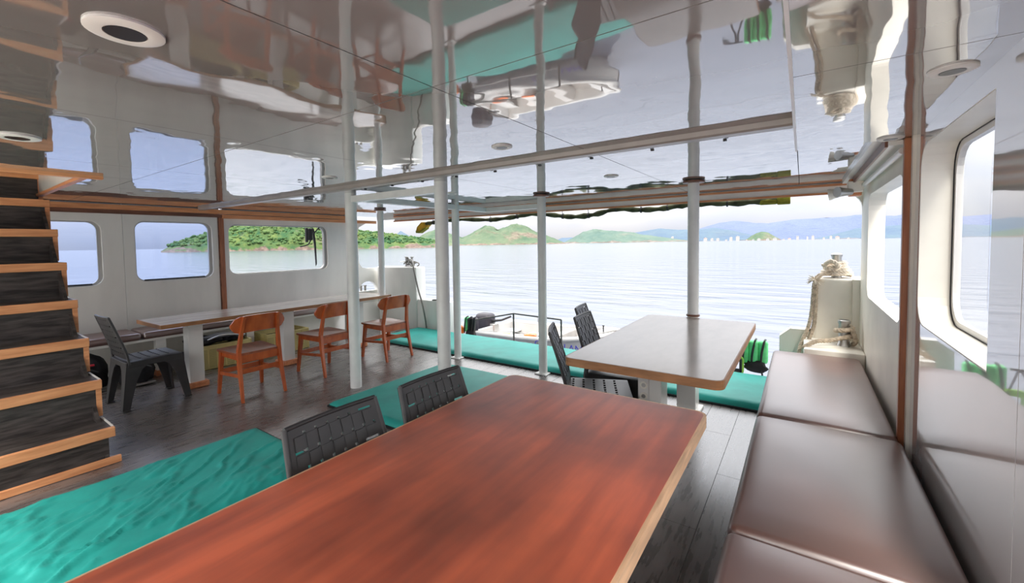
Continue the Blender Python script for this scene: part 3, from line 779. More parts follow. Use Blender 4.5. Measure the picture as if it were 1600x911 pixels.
# ------------------------------------------------------------------ stairs
st = empty('staircase', (-4.5, 0.3, 0), 'steep dark board staircase with orange wooden nosings climbing through the ceiling hatch', 'stairs')
NX = [-3.70, -3.97, -4.255, -4.535, -4.83, -5.09, -5.345, -5.60]
NZ = [0.205, 0.475, 0.735, 1.00, 1.285, 1.56, 1.825, 2.09]
YS0, YS1 = -0.34, 0.785
zprev = 0.0
MB().box((-3.665, YS0, 0.004), (-3.64, YS1 + .01, 0.045)).build('bottom_strip', M['wood'], st)
for i, (nx, nz) in enumerate(zip(NX, NZ)):
    y1 = YS1
    MB().box((nx - .050, YS0, zprev), (nx - .030, y1 - .03, nz - .02)).build('riser', M['step'], st)
    MB().box((nx - .032, YS0, nz - .045), (nx, y1, nz + .018), .003).build('nosing', M['wood'], st)
    nxt = NX[i + 1] if i + 1 < len(NX) else nx - .3
    MB().box((nxt - .035, YS0, nz - .02), (nx - .032, y1 - .012, nz + .014)).build('tread', M['step'], st)
    MB().box((nxt - .035, y1 - .012, nz - .02), (nx - .032, y1, nz + .018)).build('tread_end', M['cream'], st)
    if i: MB().box((nx - .052, y1 - .03, zprev + .014), (nx - .024, y1, nz - .045)).build('riser_trim', M['wood'], st)
    zprev = nz + .014
MB().prism([(-3.69, YS1 - .032, 0), (NX[6] - .05, YS1 - .032, NZ[6] - .05), (NX[6] - .25, YS1 - .032, NZ[6] - .05), (-4.05, YS1 - .032, 0)], (0, -.02, 0)).build('side_board', M['step'], st)
ha = empty('hatch_frame', (-4.8, .2, ZC), 'wood trimmed hatch opening in the ceiling above the stairs', 'hatch')
MB().box((hx1 - .02, hy0, ZC - .022), (hx1 + .025, hy1 + .09, ZC + .012), .003).build('long_trim', M['wood'], ha)
MB().box((hx0, hy1 - .02, ZC - .020), (hx1 - .02, hy1 + .02, ZC + .005), .003).build('cross_trim', M['woodx'], ha)
MB().box((hx0, hy1, ZC + .005), (hx1, hy1 + .02, 2.75)).build('side_panel', M['gel'], ha)
MB().box((hx1, hy0, ZC + .012), (hx1 + .02, hy1, 2.75)).build('side_panel', M['gel'], ha)
MB().box((hx0 - .02, hy0, ZC + .012), (hx0, hy1, 2.75)).build('side_panel', M['step'], ha)
MB().box((hx0, hy0 - .02, ZC + .012), (hx1, hy0, 2.75)).build('side_panel', M['gel'], ha)
MB().box((hx0, hy0, 2.75), (hx1, hy1, 2.78)).build('hatch_light_block', M['gel'], ha)  # unseen slab added on top of the shaft to keep sky light out

# ------------------------------------------------------------------ tables
T1 = empty('dining_table', (-0.72, 0.5, 0), 'long red brown varnished table in front with a pale wooden edge', 'table')
mb = MB().prism([(a, b_, .712) for a, b_ in rrect(-1.160, -0.290, -0.75, 1.745, .035, 4)], (0, 0, .038)); mb.build('tabletop', M['redtop'], T1)
ou = rrect(-1.168, -0.280, -0.76, 1.755, .042, 4); inn = rrect(-1.160, -0.290, -0.75, 1.745, .035, 4)
MB().prism([(a, b_, .708) for a, b_ in ou], (0, 0, .041), [[(a, b_, .708) for a, b_ in inn]]).build('edge_band', M['edgel'], T1)
for ly in (-.3, 1.15):
    l = MB().box((-.68, ly - .07, .0), (-.54, ly + .07, .712), .004).build('leg', M['gel'], T1)
T2 = empty('dining_table', (-0.70, 3.05, 0), 'grey topped table with a brown edge standing on square white legs before the right stern', 'table')
o2 = rrect(-1.10, -0.285, 2.17, 3.885, .05, 4); i2 = rrect(-1.094, -0.291, 2.176, 3.879, .045, 4)
MB().prism([(a, b_, .715) for a, b_ in i2], (0, 0, .035)).build('tabletop', M['lt2'], T2)
MB().prism([(a, b_, .705) for a, b_ in o2], (0, 0, .044), [[(a, b_, .705) for a, b_ in i2]]).build('edge_band', M['edge'], T2)
MB().box((-1.02, 2.25, .69), (-.36, 3.8, .715)).build('under_board', M['edge'], T2)
l1 = MB().box((-.845, 2.72, 0), (-.700, 2.865, .69), .004).build('leg', M['gel'], T2)
pl = MB().box((-.838, 2.712, .36), (-.775, 2.7215, .62), .003).build('socket_plate', M['lamp'], l1)
for zz in (.42, .49, .56):
    MB().lathe([(.024, 2.7085), (.024, 2.713)], (-.806, 0, zz), 20, 'Y').build('socket', M['cream'], l1)
    MB().lathe([(.013, 2.7075), (.013, 2.7095)], (-.806, 0, zz), 20, 'Y').build('socket_hole', M['metal'], l1)
MB().box((-.835, 3.72, 0), (-.69, 3.865, .69), .004).build('leg', M['gel'], T2)
MB().box((-.85, 3.70, 0), (-.655, 3.88, .02), .004).build('foot', M['gel'], T2)
ZL = .703
T3 = empty('long_table', (-5.0, 2.7, 0), 'long narrow pale topped table along the left wall on white legs with wooden feet', 'table')
MB().prism([(-5.33, 1.345, ZL - .025), (-4.735, 1.365, ZL - .025), (-4.735, 4.02, ZL - .025), (-5.33, 4.02, ZL - .025)], (0, 0, .025), [[(-4.83 + .05 * math.cos(R(t_)), 3.965 + .046 * math.sin(R(t_)), ZL - .025) for t_ in range(0, 360, 20)]]).build('tabletop', M['ltop'], T3)
MB().box((-4.735, 1.36, ZL - .036), (-4.722, 4.03, ZL + .001)).build('edge_band', M['edge'], T3)
MB().bar((-5.33, 1.338, ZL - .017), (-4.722, 1.358, ZL - .017), .013, .036).build('edge_band', M['edge'], T3)
MB().box((-5.33, 4.02, ZL - .036), (-4.722, 4.033, ZL + .001)).build('edge_band', M['edge'], T3)
for ly in (1.70, 2.66, 3.66):
    MB().box((-5.08, ly - .065, 0.05), (-4.95, ly + .065, ZL - .025), .003).build('leg', M['gel'], T3)
    MB().box((-5.12, ly - .095, 0), (-4.915, ly + .095, .055), .008).build('foot', M['woodx'], T3)

# ------------------------------------------------------------------ benches
def cushion(x0, x1, y0, y1, z0, z1, label, group, puff=.012, seed=0.0):
    mb = MB().box((x0, y0, z0), (x1, y1, z1), .030, 4)
    bmesh.ops.subdivide_edges(mb.bm, edges=[e for e in mb.bm.edges if e.calc_length() > .2], cuts=7, use_grid_fill=True)
    for v in mb.bm.verts:
        fx = (v.co.x - x0) / (x1 - x0); fy = (v.co.y - y0) / (y1 - y0)
        k = max(0, math.sin(PI * min(max(fx, 0), 1))) * max(0, math.sin(PI * min(max(fy, 0), 1)))
        if v.co.z > (z0 + z1) / 2:
            v.co.z += puff * k ** .5 + .006 * k * noise.noise(Vector((v.co.x * 5, v.co.y * 5, seed)))
    o = mb.build('bench_cushion', M['leather'], loc=((x0 + x1) / 2, (y0 + y1) / 2, z0), smooth=70)
    return tag(o, label, 'cushion', group)
g = 'brown cushions of the right bench'
cushion(-.195, .385, 2.715, 4.38, .365, .445, 'pale shining brown bench cushion at the stern end, beyond the wooden post', g, seed=1)
cushion(-.195, .395, 1.575, 2.705, .365, .445, 'second brown bench cushion from the front, ending at the wooden post', g, seed=2)
cushion(-.195, .395, .435, 1.565, .365, .445, 'brown bench cushion nearest the front, cut by the lower edge', g, seed=3)
bn = empty('bench', (.1, 2, 0), 'white boxed bench carrying the brown cushions along the right wall', 'bench')
MB().box((-.12, -.8, 0), (XR - .015, 4.38, .345)).build('box', M['gel'], bn)
MB().box((-.18, -.8, .345), (XR - .015, 4.40, .365)).build('seat_board', M['darkwood'], bn)
# left bench
lb = empty('bench', (-6.0, 2.5, 0), 'white bench frame with wooden feet along the left wall behind the long table', 'bench')
MB().box((-6.22, -.3, .400), (-5.76, 4.3, .425)).build('seat_board', M['gel'], lb)
for ly in (.35, 1.65, 2.595, 4.1):
    MB().box((-5.86, ly - .045, .05), (-5.78, ly + .045, .400)).build('leg', M['gel'], lb)
    MB().box((-5.88, ly - .06, 0), (-5.76, ly + .06, .055)).build('foot', M['woodx'], lb)
g = 'dark cushions of the left bench'
for k, (a, b_, lab) in enumerate(((-.3, 1.475, 'dark bench cushion by the stairs below the left windows'), (1.49, 2.95, 'dark bench cushion under the wooden strip of the left wall'), (2.965, 4.28, 'dark bench cushion at the after end of the left bench'))):
    cushion(-6.22, -5.74, a, b_, .425, .50, lab, g, .01, 9 + k)
hb = MB().prism([(-6.235, YF + .2, 0), (-6.0, YF + .2, 0), (-6.235, YF + .2, .4)], (0, 6.4, 0)).build('hull_lining', M['gel'], loc=(-6.2, 2, 0))
struct(hb, 'sloping white hull lining below the left bench')
hb.name = 'trim_12'

# ------------------------------------------------------------------ chairs
def plastic_chair():
    root = empty('plastic_chair', (0, 0, 0))
    m_ = M['blackpl']
    zs = .43
    # seat with slots
    us = [-.205, -.175]
    for k in range(8): us += [-.175 + k * .045 + .014, -.175 + (k + 1) * .045]
    us = sorted(set([round(u, 4) for u in us])); us[-1] = .185; us.append(.205)
    vs = [-.21, -.17, -.155, -.10, -.085, -.03, -.015, .04, .055, .11, .125, .165, .21]
    def sm(u, v, w_):
        e_ = max(abs(u) / .205, abs(v) / .21)
        return Vector((u, v, zs - .022 + w_ - .010 * (max(0, e_ - .75) / .25) ** 2 - .008 * (1 - (u / .2) ** 2) * (1 - (v / .22) ** 2)))
    hole = lambda i, j: j in (1, 3, 5, 7, 9) and i % 2 == 0 and 1 < i < len(us) - 3
    MB().panel(us, vs, hole, sm, .022).build('seat', m_, root, smooth=35)
    mb = MB()
    for s_ in (-1, 1):
        mb.box((s_ * .203 - .006, -.20, zs - .060), (s_ * .203 + .006, .20, zs - .012), .003)
        mb.box((-.20, s_ * .207 - .006, zs - .060), (.20, s_ * .207 + .006, zs - .012), .003)
    mb.build('apron', m_, root)
    # legs: two walls meeting at the corner, flaring into the apron
    for sx_ in (-1, 1):
        for sy in (-1, 1):
            mb = MB()
            prof = [(0, .415), (.16, .385), (.115, .34), (.085, .25), (.062, .10), (.052, 0), (0, 0)]
            def place(a_, wall, thick):
                o = []
                for d_, z in a_:
                    sp = (zs - z) / zs
                    X = .205 + .018 * sp; Y = .208 + .050 * sp
                    o.append(Vector((sx_ * X, sy * (Y - d_), z)) if wall == 0 else Vector((sx_ * (X - d_), sy * Y, z)))
                return o
            mb.prism(place(prof, 0, 0), (-sx_ * .012, 0, 0))
            mb.prism(place(prof, 1, 0), (0, -sy * .012, 0))
            mb.box((sx_ * .206 - .03, sy * .230 - .03, -.0), (sx_ * .206 + .03, sy * .230 + .03, .012), .003)
            mb.build('leg', m_, root)
    # back: frame and woven blocks with openings between them
    zb0, zb1 = .44, .822
    def bf_(u, v, w_):
        f = (v - zb0) / (zb1 - zb0)
        fp = max(f, 0) ** 1.15
        hw = .205 - .028 * f
        return Vector((u * hw, -.195 - .115 * fp - .012 * (1 - u * u) * (.4 + .6 * f) + w_, v))
    ub = [-1, -.86]
    nb = 7; cw = 1.72 / nb
    for k in range(nb): ub += [-.86 + k * cw + .055, -.86 + (k + 1) * cw]
    ub.append(1)
    rows = 6; y0 = .485; ch = (zb1 - .035 - y0) / rows
    vb = [zb0, y0]
    for k in range(rows): vb += [y0 + k * ch + .012, y0 + (k + 1) * ch]
    vb.append(zb1)
    vb[-2] = zb1 - .030
    vb.insert(-1, zb1 - .021)
    nU = len(ub)
    def hole2(i, j):
        if j % 2 == 0 or j < 1: return False
        if i % 2 == 1 and 0 < i < nU - 1: return (i // 2 + j // 2) % 1 == 0
        return False
    hole3 = lambda i, j: j % 2 == 1 and 1 <= i <= nU - 3 and (i % 2 == 1 or (i == 2 and (j // 2) % 2 == 0) or (i == nU - 3 and (j // 2) % 2 == 1))
    bk = MB().panel(ub, vb, hole3, bf_, .010).build('backrest', m_, root, smooth=30)
    mb = MB()
    for i in range(2, nU - 2, 2):
        for j in range(2, len(vb) - 2, 2):
            hi_ = .0045 if (i // 2 + j // 2) % 2 else .0018
            a_, b__, c__, d_ = ub[i] + .002, ub[i + 1] - .002, vb[j] + .0004, vb[j + 1] - .0004
            q = [bf_(a_, c__, .0102), bf_(b__, c__, .0102), bf_(b__, d_, .0102), bf_(a_, d_, .0102)]
            r_ = [p + Vector((0, hi_, 0)) for p in q]
            V = [mb.bm.verts.new(p) for p in q + r_]
            for f in ((0, 1, 2, 3), (7, 6, 5, 4), (0, 4, 5, 1), (1, 5, 6, 2), (2, 6, 7, 3), (3, 7, 4, 0)): mb.bm.faces.new([V[k] for k in f])
    mb.build('woven_relief', m_, bk)
    mb = MB()
    for s_ in (-1, 1):
        P = [bf_(s_, v, .005) for v in (.40, .5, .6, .7, .8, zb1)]
        mb.tube(P, .010, 8)
    mb.tube([bf_(u / 6, zb1, .006) for u in range(-6, 7)], .008, 8)
    mb.build('back_frame', m_, root, smooth=50)
    return root
pc = plastic_chair()
PG = 'black plastic chairs with woven backs'
PCH = [(-1.017, .862, -89, 'black plastic chair at the near end of the red table, beside the front teal mat'),
       (-1.015, 1.332, -91, 'black plastic chair at the far end of the red table, before the middle teal mat'),
       (-1.104, 2.69, -66, 'turned plastic chair at the near corner of the grey table, back seen nearly edge on'),
       (-1.122, 3.19, -86, 'plastic chair tucked in halfway along the grey table, in front of another woven back'),
       (-1.334, 3.644, -80, 'farthest plastic chair, its back just showing above the one halfway along the grey table'),
       (-4.935, 1.30, 2, 'black plastic chair seen from the side at the stair end of the long left table')]
for i, (x_, y_, rz, lab) in enumerate(PCH):
    o = pc if i == 0 else copy_tree(pc)
    o.location = (x_, y_, 0); o.rotation_euler.z = R(rz)
    tag(o, lab, 'chair', PG)

def wood_chair():
    root = empty('wooden_chair', (0, 0, 0))
    m_ = M['chairwood']
    zs = .435
    def sf(u, v, w_):
        return Vector((u, v, zs - .02 + w_ - .012 * (1 - (u / .21) ** 2) * max(0, 1 - ((v - .02) / .2) ** 2)))
    n = 8
    mb = MB(); hw0, hw1 = .185, .215
    us = [-1 + 2 * k / n for k in range(n + 1)]; vs = [-.195 + .415 * k / n for k in range(n + 1)]
    mb.panel(us, vs, lambda i, j: False, lambda u, v, w_: sf(u * (hw0 + (hw1 - hw0) * (v + .195) / .415) * (1 - .05 * (max(0, v - .17) / .05)), v, w_), .02)
    mb.build('seat', M['seatwood'], root, smooth=40)
    for s_ in (-1, 1):
        MB().bar((s_ * .180, .165, zs - .02), (s_ * .200, .215, 0), .036, .042, .024, .028).build('leg', m_, root)
        mb = MB()
        pts = [(s_ * .195, -.265, 0), (s_ * .185, -.205, .30), (s_ * .182, -.190, .45), (s_ * .165, -.215, .62), (s_ * .150, -.250, .775)]
        ww = [.026, .036, .038, .032, .026]
        for (p, q, a_, b__) in zip(pts, pts[1:], ww, ww[1:]): mb.bar(p, q, a_ * .8, a_, b__ * .8, b__, up=(0, 1, 0))
        mb.tube([(pts[-1][0], -.265, .765), (pts[-1][0], -.232, .765)], .0145, 10)
        mb.build('leg', m_, root)
        MB().bar((s_ * .188, -.215, .235), (s_ * .194, .185, .205), .016, .030).build('side_stretcher', m_, root)
        MB().bar((s_ * .176, -.185, .392), (s_ * .178, .165, .392), .018, .045).build('apron', m_, root)
    MB().box((-.18, -.205, .245), (.18, -.190, .290), .003).build('rear_stretcher', m_, root)
    MB().box((-.185, .185, .190), (.185, .200, .235), .003).build('front_stretcher', m_, root)
    MB().box((-.175, -.200, .345), (.175, -.182, .415), .003).build('rear_apron', m_, root)
    MB().box((-.175, .150, .370), (.175, .168, .415), .003).build('front_apron', m_, root)
    # backrest: curved board with rounded ends
    def bfn(u, v, w_):
        return Vector((u, -.215 - .05 * (1 - (u / .23) ** 2) * .7 - .22 * (v - .70) + w_ + .012, v))
    mb = MB()
    top, bot = [], []
    K_ = 16
    vsn = [0, .25, .5, .75, 1]
    us = [-.245 + .49 * k / K_ for k in range(K_ + 1)]
    def hgt(u):
        e_ = max(0, (abs(u) - .15) / .095)
        return .078 * math.sqrt(max(0.02, 1 - e_ ** 2.2))
    mb.panel(us, vsn, lambda i, j: False, lambda u, v, w_: bfn(u, .705 + (2 * v - 1) * hgt(u) - .012 * (u / .23) ** 2, w_), .018)
    mb.build('backrest', m_, root, smooth=50)
    return root
wc = wood_chair()
WG = 'orange wooden chairs along the left table'
WCH = [(-4.335, 1.935, 90, 'orange wooden chair nearest the stairs along the long left table'),
       (-4.385, 2.765, 93, 'orange wooden chair in the middle of the long left table'),
       (-4.275, 3.545, 88, 'orange wooden chair at the stern end of the long left table, before the after mat')]
for i, (x_, y_, rz, lab) in enumerate(WCH):
    o = wc if i == 0 else copy_tree(wc)
    o.location = (x_, y_, 0); o.rotation_euler.z = R(rz)
    tag(o, lab, 'chair', WG)

# ------------------------------------------------------------------ teal mats
def floor_mat(x0, x1, y0, y1, th, label, wr_=0.0, holes=(), nx=36, seed=0.0, lift=0.0):
    ny = int(nx * (y1 - y0) / (x1 - x0)) if (y1 - y0) > (x1 - x0) else max(10, int(nx * (y1 - y0) / (x1 - x0)))
    us = [k / nx for k in range(nx + 1)]; vs = [k / ny for k in range(ny + 1)]
    def P(u, v):
        # rounded corners
        X = x0 + (x1 - x0) * u; Y = y0 + (y1 - y0) * v
        return X, Y
    def h(u, v):
        X, Y = P(u, v)
        ed = min(u * (x1 - x0), (1 - u) * (x1 - x0), v * (y1 - y0), (1 - v) * (y1 - y0))
        base = th * min(1, (.35 + .65 * math.sqrt(min(1, ed / .05))))
        base += .012 * min(1, ed / .2) * noise.noise(Vector((X * 2.2, Y * 2.2, seed)))
        if wr_:
            d = (X * .80 + Y * .60)
            q = noise.fractal(Vector((d * 7.0, (X * -.6 + Y * .8) * 2.0, seed)), 1, 2, 4)
            ridge = max(0, .22 - abs(q)) / .22
            base += wr_ * ridge * min(1, ed / .06) * (0.35 + 0.65 * max(0, noise.noise(Vector((X * 1.6, Y * 1.6, seed + 4))) + .4))
        return base
    def fn(u, v, w_):
        X, Y = P(u, v)
        return Vector((X, Y, .008 + (h(u, v) if w_ > 0 else 0)))
    def hole(i, j):
        X = x0 + (x1 - x0) * (i + .5) / nx; Y = y0 + (y1 - y0) * (j + .5) / ny
        return any((X - a_) ** 2 + (Y - b__) ** 2 < r__ * r__ for a_, b__, r__ in holes)
    root = empty('floor_mat', ((x0 + x1) / 2, (y0 + y1) / 2, 0), label, 'mat', 'teal foam mats on the deck')
    MB().panel(us, vs, hole, fn, 1.0).build('cover', M['teal'], root, smooth=60)
    us2 = us; 
    MB().panel(us, vs, hole, lambda u, v, w_: Vector((P(u, v)[0] + (u - .5) * .024, P(u, v)[1] + (v - .5) * .03, w_ * .016)), 1.0).build('underside', M['matback'], root)
    return root
floor_mat(-3.36, -2.42, -.75, 1.525, .04, 'wrinkled teal mat in front, lying between the stairs and the red table', .022, nx=80, seed=1.3)
floor_mat(-3.34, -2.30, 2.13, 3.60, .045, 'teal mat in the middle of the deck between the two thick poles', 0, holes=[(-2.405, 2.60, .085)], nx=44, seed=5)
floor_mat(-5.12, -.80, 4.015, 4.93, .05, 'long teal mat lying along the stern edge of the deck', .004, nx=110, seed=8)
floor_mat(-.775, -.02, 4.0, 4.93, .055, 'short teal mat under the right table end, beside the bench', .004, nx=30, seed=12)

# ------------------------------------------------------------------ crates and bags under the left bench
def crate():
    root = empty('crate', (0, 0, 0))
    L_, D_, Hh = .56, .36, .27
    def side(fn, length):
        nb = max(2, round(length / .09)); us = [0]; 
        bw_ = length / nb
        marks = set()
        for k in range(nb):
            n = 6
            for q in range(n):
                us.append(k * bw_ + .008 + q * (bw_ - .016) / n * 1.0)
                us.append(k * bw_ + .008 + (q + .55) * (bw_ - .016) / n)
        us.append(length)
        us = sorted(set(round(u, 5) for u in us))
        vs = [0, .022]
        for k in range(11):
            vs += [.022 + k * .0195 + .010, .022 + (k + 1) * .0195]
        vs += [Hh]
        mb = MB().panel(us, vs, lambda i, j: j % 2 == 1 and i % 2 == 1 + 0 * j and 0 < i < len(us) - 2 and 0 < j < len(vs) - 2 and ((i // 2 + j // 2) % 2 == 0 or True) , fn, .004)
        for k in range(nb + 1):
            p = fn(min(length, k * bw_), 0, .004); q = fn(min(length, k * bw_), Hh, .004)
            mb.bar(p, q, .012, .010)
        return mb
    side(lambda u, v, w_: Vector((D_ / 2 - .004 + w_, u - L_ / 2, v)), L_).build('front_side', M['crate'], root)
    side(lambda u, v, w_: Vector((u - D_ / 2, -L_ / 2 + .004 - w_, v)), D_).build('end_side', M['crate'], root)
    mb = MB()
    mb.box((-D_ / 2, L_ / 2 - .006, 0), (D_ / 2, L_ / 2, Hh)).box((-D_ / 2, -L_ / 2, 0), (-D_ / 2 + .006, L_ / 2, Hh)).box((-D_ / 2, -L_ / 2, 0), (D_ / 2, L_ / 2, .008))
    mb.build('tray', M['crate'], root)
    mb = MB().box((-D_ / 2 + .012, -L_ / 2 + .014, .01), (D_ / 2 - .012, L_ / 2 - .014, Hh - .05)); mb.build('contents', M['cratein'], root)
    mb = MB().prism([(a, b__, Hh - .006) for a, b__ in rrect(-D_ / 2 - .008, D_ / 2 + .010, -L_ / 2 - .008, L_ / 2 + .008, .02, 3)], (0, 0, .014), [[(a, b__, Hh - .006) for a, b__ in rrect(-D_ / 2 + .008, D_ / 2 - .006, -L_ / 2 + .008, L_ / 2 - .008, .015, 3)]])
    mb.build('rim', M['crate'], root)
    return root
cr_ = crate()
CG = 'cream yellow perforated crates under the left bench'
for i, (x_, y_, rz, lab) in enumerate([(-5.72, 2.21, 0, 'cream yellow crate piled with black gear, left of the second table leg'),
                                       (-5.74, 2.98, 0, 'open cream yellow crate right of the second table leg, behind the middle orange chair'),
                                       ]):
    o = cr_ if i == 0 else copy_tree(cr_)
    o.location = (x_, y_, 0); o.rotation_euler.z = R(rz)
    tag(o, lab, 'crate', CG)
def lump(mb, c_, r_, sc, amp, seed, sub=3):
    q = bmesh.ops.create_icosphere(mb.bm, subdivisions=sub, radius=1)
    for v in q['verts']:
        n_ = noise.fractal(v.co * 1.7 + Vector((seed, seed * .7, 0)), 1, 2, 3)
        k = r_ * (1 + amp * n_)
        v.co = Vector(c_) + Vector((v.co.x * sc[0], v.co.y * sc[1], v.co.z * sc[2])) * k
    return mb
bg1 = empty('gear_pile', (-5.70, 2.15, .28), 'black rubber gear heaped on the crate, nearest the first table leg', 'gear')
lump(MB(), (-5.72, 2.05, .315), .17, (.85, 1.15, .34), .35, 3).build('wetsuit', M['black'], bg1, smooth=60)
lump(MB(), (-5.70, 2.33, .305), .13, (.9, 1.1, .3), .4, 5).build('wetsuit', M['black'], bg1, smooth=60)
MB().prism([(-5.60, 1.98, .36), (-5.56, 2.10, .345), (-5.56, 2.38, .355), (-5.60, 2.40, .365), (-5.66, 2.15, .385)], (0, 0, .008)).build('fin', M['rubber'], bg1)
MB().tube(smoothpath([(-5.55, 2.02, .34), (-5.53, 2.15, .375), (-5.55, 2.30, .36), (-5.60, 2.45, .33)]), .008, 6).build('strap', M['metal'], bg1)
bgs = [((-5.72, .98, .16), .27, (.62, .72, .80), 'large black bag on the floor between the stairs and the side-on black chair', True),
       ((-5.62, 1.38, .13), .19, (.7, .8, .85), 'black bag with a grey sole under the side-on black chair', False),
       ((-5.62, 1.80, .13), .14, (.6, .55, .8), 'small black bag behind the first leg of the long table', False)]
for k, (c_, r_, sc, lab, redp) in enumerate(bgs):
    o = empty('bag', (c_[0], c_[1], 0), lab, 'bag', 'black bags under the left bench')
    mb = lump(MB(), c_, r_, sc, .25, 11 + k)
    for v in mb.bm.verts: v.co.z = max(v.co.z, .002); v.co.x = max(v.co.x, -6.0) 
    bd = mb.build('body', M['black'], o, smooth=60)
    MB().tube(smoothpath([(c_[0] + r_ * sc[0] * .7, c_[1] - .10, c_[2] + .04), (c_[0] + r_ * sc[0] * 1.02, c_[1], c_[2] + .09), (c_[0] + r_ * sc[0] * .7, c_[1] + .10, c_[2] + .04)]), .012, 6).build('strap', M['rubber'], o, smooth=60)
    if redp: MB().box((c_[0] + .155, c_[1] + .02, c_[2] + .12), (c_[0] + .175, c_[1] + .07, c_[2] + .135)).build('red_tag', M['red'], o)
    if k == 1: MB().box((c_[0] + .06, c_[1] - .06, .012), (c_[0] + .17, c_[1] + .12, .035), .008).build('sole', M['metal'], o)

# ------------------------------------------------------------------ stern gear, right
bo = empty('bollard', (.30, 4.70, .475), 'short metal bollard with a rope turned round it on the right ledge', 'bollard')
MB().lathe([(.050, .474), (.048, .49), (.040, .50), (.038, .66), (.044, .67), (.044, .695), (.036, .70), (.036, .685), (.010, .684)], (.30, 4.70, 0), 24).build('post', M['metal'], bo, smooth=40)
rp = [Vector((.02, 4.50, .465)), Vector((.10, 4.56, .515)), Vector((.20, 4.62, .525)), Vector((.27, 4.645, .545))]
for k in range(1, 15):
    t_ = R(-110 + k * 36); rp.append(Vector((.30 + .055 * math.cos(t_), 4.70 + .055 * math.sin(t_), .555 + k * .006)))
rp += [Vector((.36, 4.65, .60)), Vector((.375, 4.66, .53)), Vector((.36, 4.70, .49))]
ro = MB(); twisted(ro, dense(smoothpath(rp, 5), .01), .019); tag(ro.build('mooring_rope', M['rope'], loc=(.2, 4.6, .48), smooth=60), 'thick twisted rope made fast round the short bollard', 'rope')
b2 = empty('bollard', (.265, 5.14, 1.03), 'metal bollard standing inside the rope coil on top of the right stern block', 'bollard')
MB().lathe([(.045, 1.02), (.040, 1.04), (.038, 1.22), (.044, 1.235), (.044, 1.25), (.030, 1.262), (.008, 1.264)], (.265, 5.14, 0), 24).build('post', M['metal'], b2, smooth=40)
cr2 = empty('rope_coil', (.265, 5.14, 1.03), 'beige rope coiled round a bollard on the right stern block, two ends hanging down', 'rope')
rp = []
for k in range(0, 110):
    t_ = R(k * 18); lay = k / 20.0
    r_ = .112 - .010 * lay + .006 * math.sin(k * .7)
    rp.append(Vector((.265 + r_ * math.cos(t_), 5.14 + r_ * math.sin(t_), 1.052 + .024 * lay)))
mb = MB(); twisted(mb, dense(rp, .012), .018); mb.build('coil', M['ropew'], cr2, smooth=60)
rp = [Vector((.18, 5.06, 1.16)), Vector((.22, 5.03, 1.19)), Vector((.27, 5.035, 1.15)), Vector((.25, 5.05, 1.11)), Vector((.19, 5.05, 1.12)), Vector((.165, 5.07, 1.16))]
mb = MB(); twisted(mb, dense(smoothpath(rp, 6), .01), .020); mb.build('knot', M['ropew'], cr2, smooth=60)
for dx, ln in ((0, 1.0), (.045, 1.0)):
    rp = [Vector((.20 + dx * .3, 5.04, 1.07)), Vector((.13 + dx * .3, 4.97, 1.06)), Vector((.095 + dx * .35, 4.93, .98)), Vector((.085 + dx * .5, 4.92, .80)), Vector((.06 + dx * .8, 4.90, .60)), Vector((.01 + dx, 4.86, .45)), Vector((-.02 + dx, 4.80, .30)), Vector((-.03 + dx, 4.76, .02))]
    mb = MB(); twisted(mb, dense(smoothpath(rp, 6), .012), .017); mb.build('hanging_end', M['rope'], cr2, smooth=60)
random.seed(9)
mb = MB()
for k in range(34):
    a_ = random.uniform(0, 2 * PI); el = random.uniform(-.6, 1.2); l_ = random.uniform(.05, .085)
    d_ = Vector((math.cos(a_) * math.cos(el) - .3, math.sin(a_) * math.cos(el) * .5 - .25, math.sin(el))).normalized()
    p = Vector((.098, 4.935, 1.02))
    mb.tube([p, p + d_ * l_ * .6, p + d_ * l_ + Vector((0, 0, -.012))], [.005, .004, .002], 5)
mb.build('frayed_end', M['ropew'], cr2, smooth=60)
cb = empty('pull_cord', (.085, 5.0, .6), 'short black cord hanging down the side of the right stern block', 'cord')
MB().tube([(.085, 4.955, .97), (.078, 4.945, .85), (.075, 4.94, .72)], [.004, .008, .009], 6).build('cord', M['rubber'], cb)
MB().lathe([(.004, .52), (.010, .525), (.012, .55), (.004, .56)], (.074, 4.94, 0), 10).build('toggle', M['rubber'], cb)

# railing at the deck edge
ra = empty('stern_railing', (-3.33, 5.14, 0), 'thin dark railing at the stern edge in front of the dinghy', 'railing')
yr = 5.14
MB().tube([(-3.385, yr, -.06), (-3.385, yr, .385)], .013, 8).build('post', M['rail'], ra, smooth=60)
MB().tube([(-2.62, yr, -.06), (-2.62, yr, .365)], .013, 8).build('post', M['rail'], ra, smooth=60)
MB().tube(smoothpath([(-4.12, yr, -.04), (-4.09, yr, .20), (-4.02, yr, .245), (-3.7, yr, .315), (-3.385, yr, .385)], 5), .011, 8).build('top_rail', M['rail'], ra, smooth=60)
MB().tube([(-3.385, yr, .385), (-2.62, yr, .365)], .011, 8).build('top_rail', M['rail'], ra, smooth=60)
MB().tube([(-4.09, yr, .06), (-3.385, yr, .12), (-2.62, yr, .10)], .006, 6).build('lower_rail', M['metal'], ra, smooth=60)

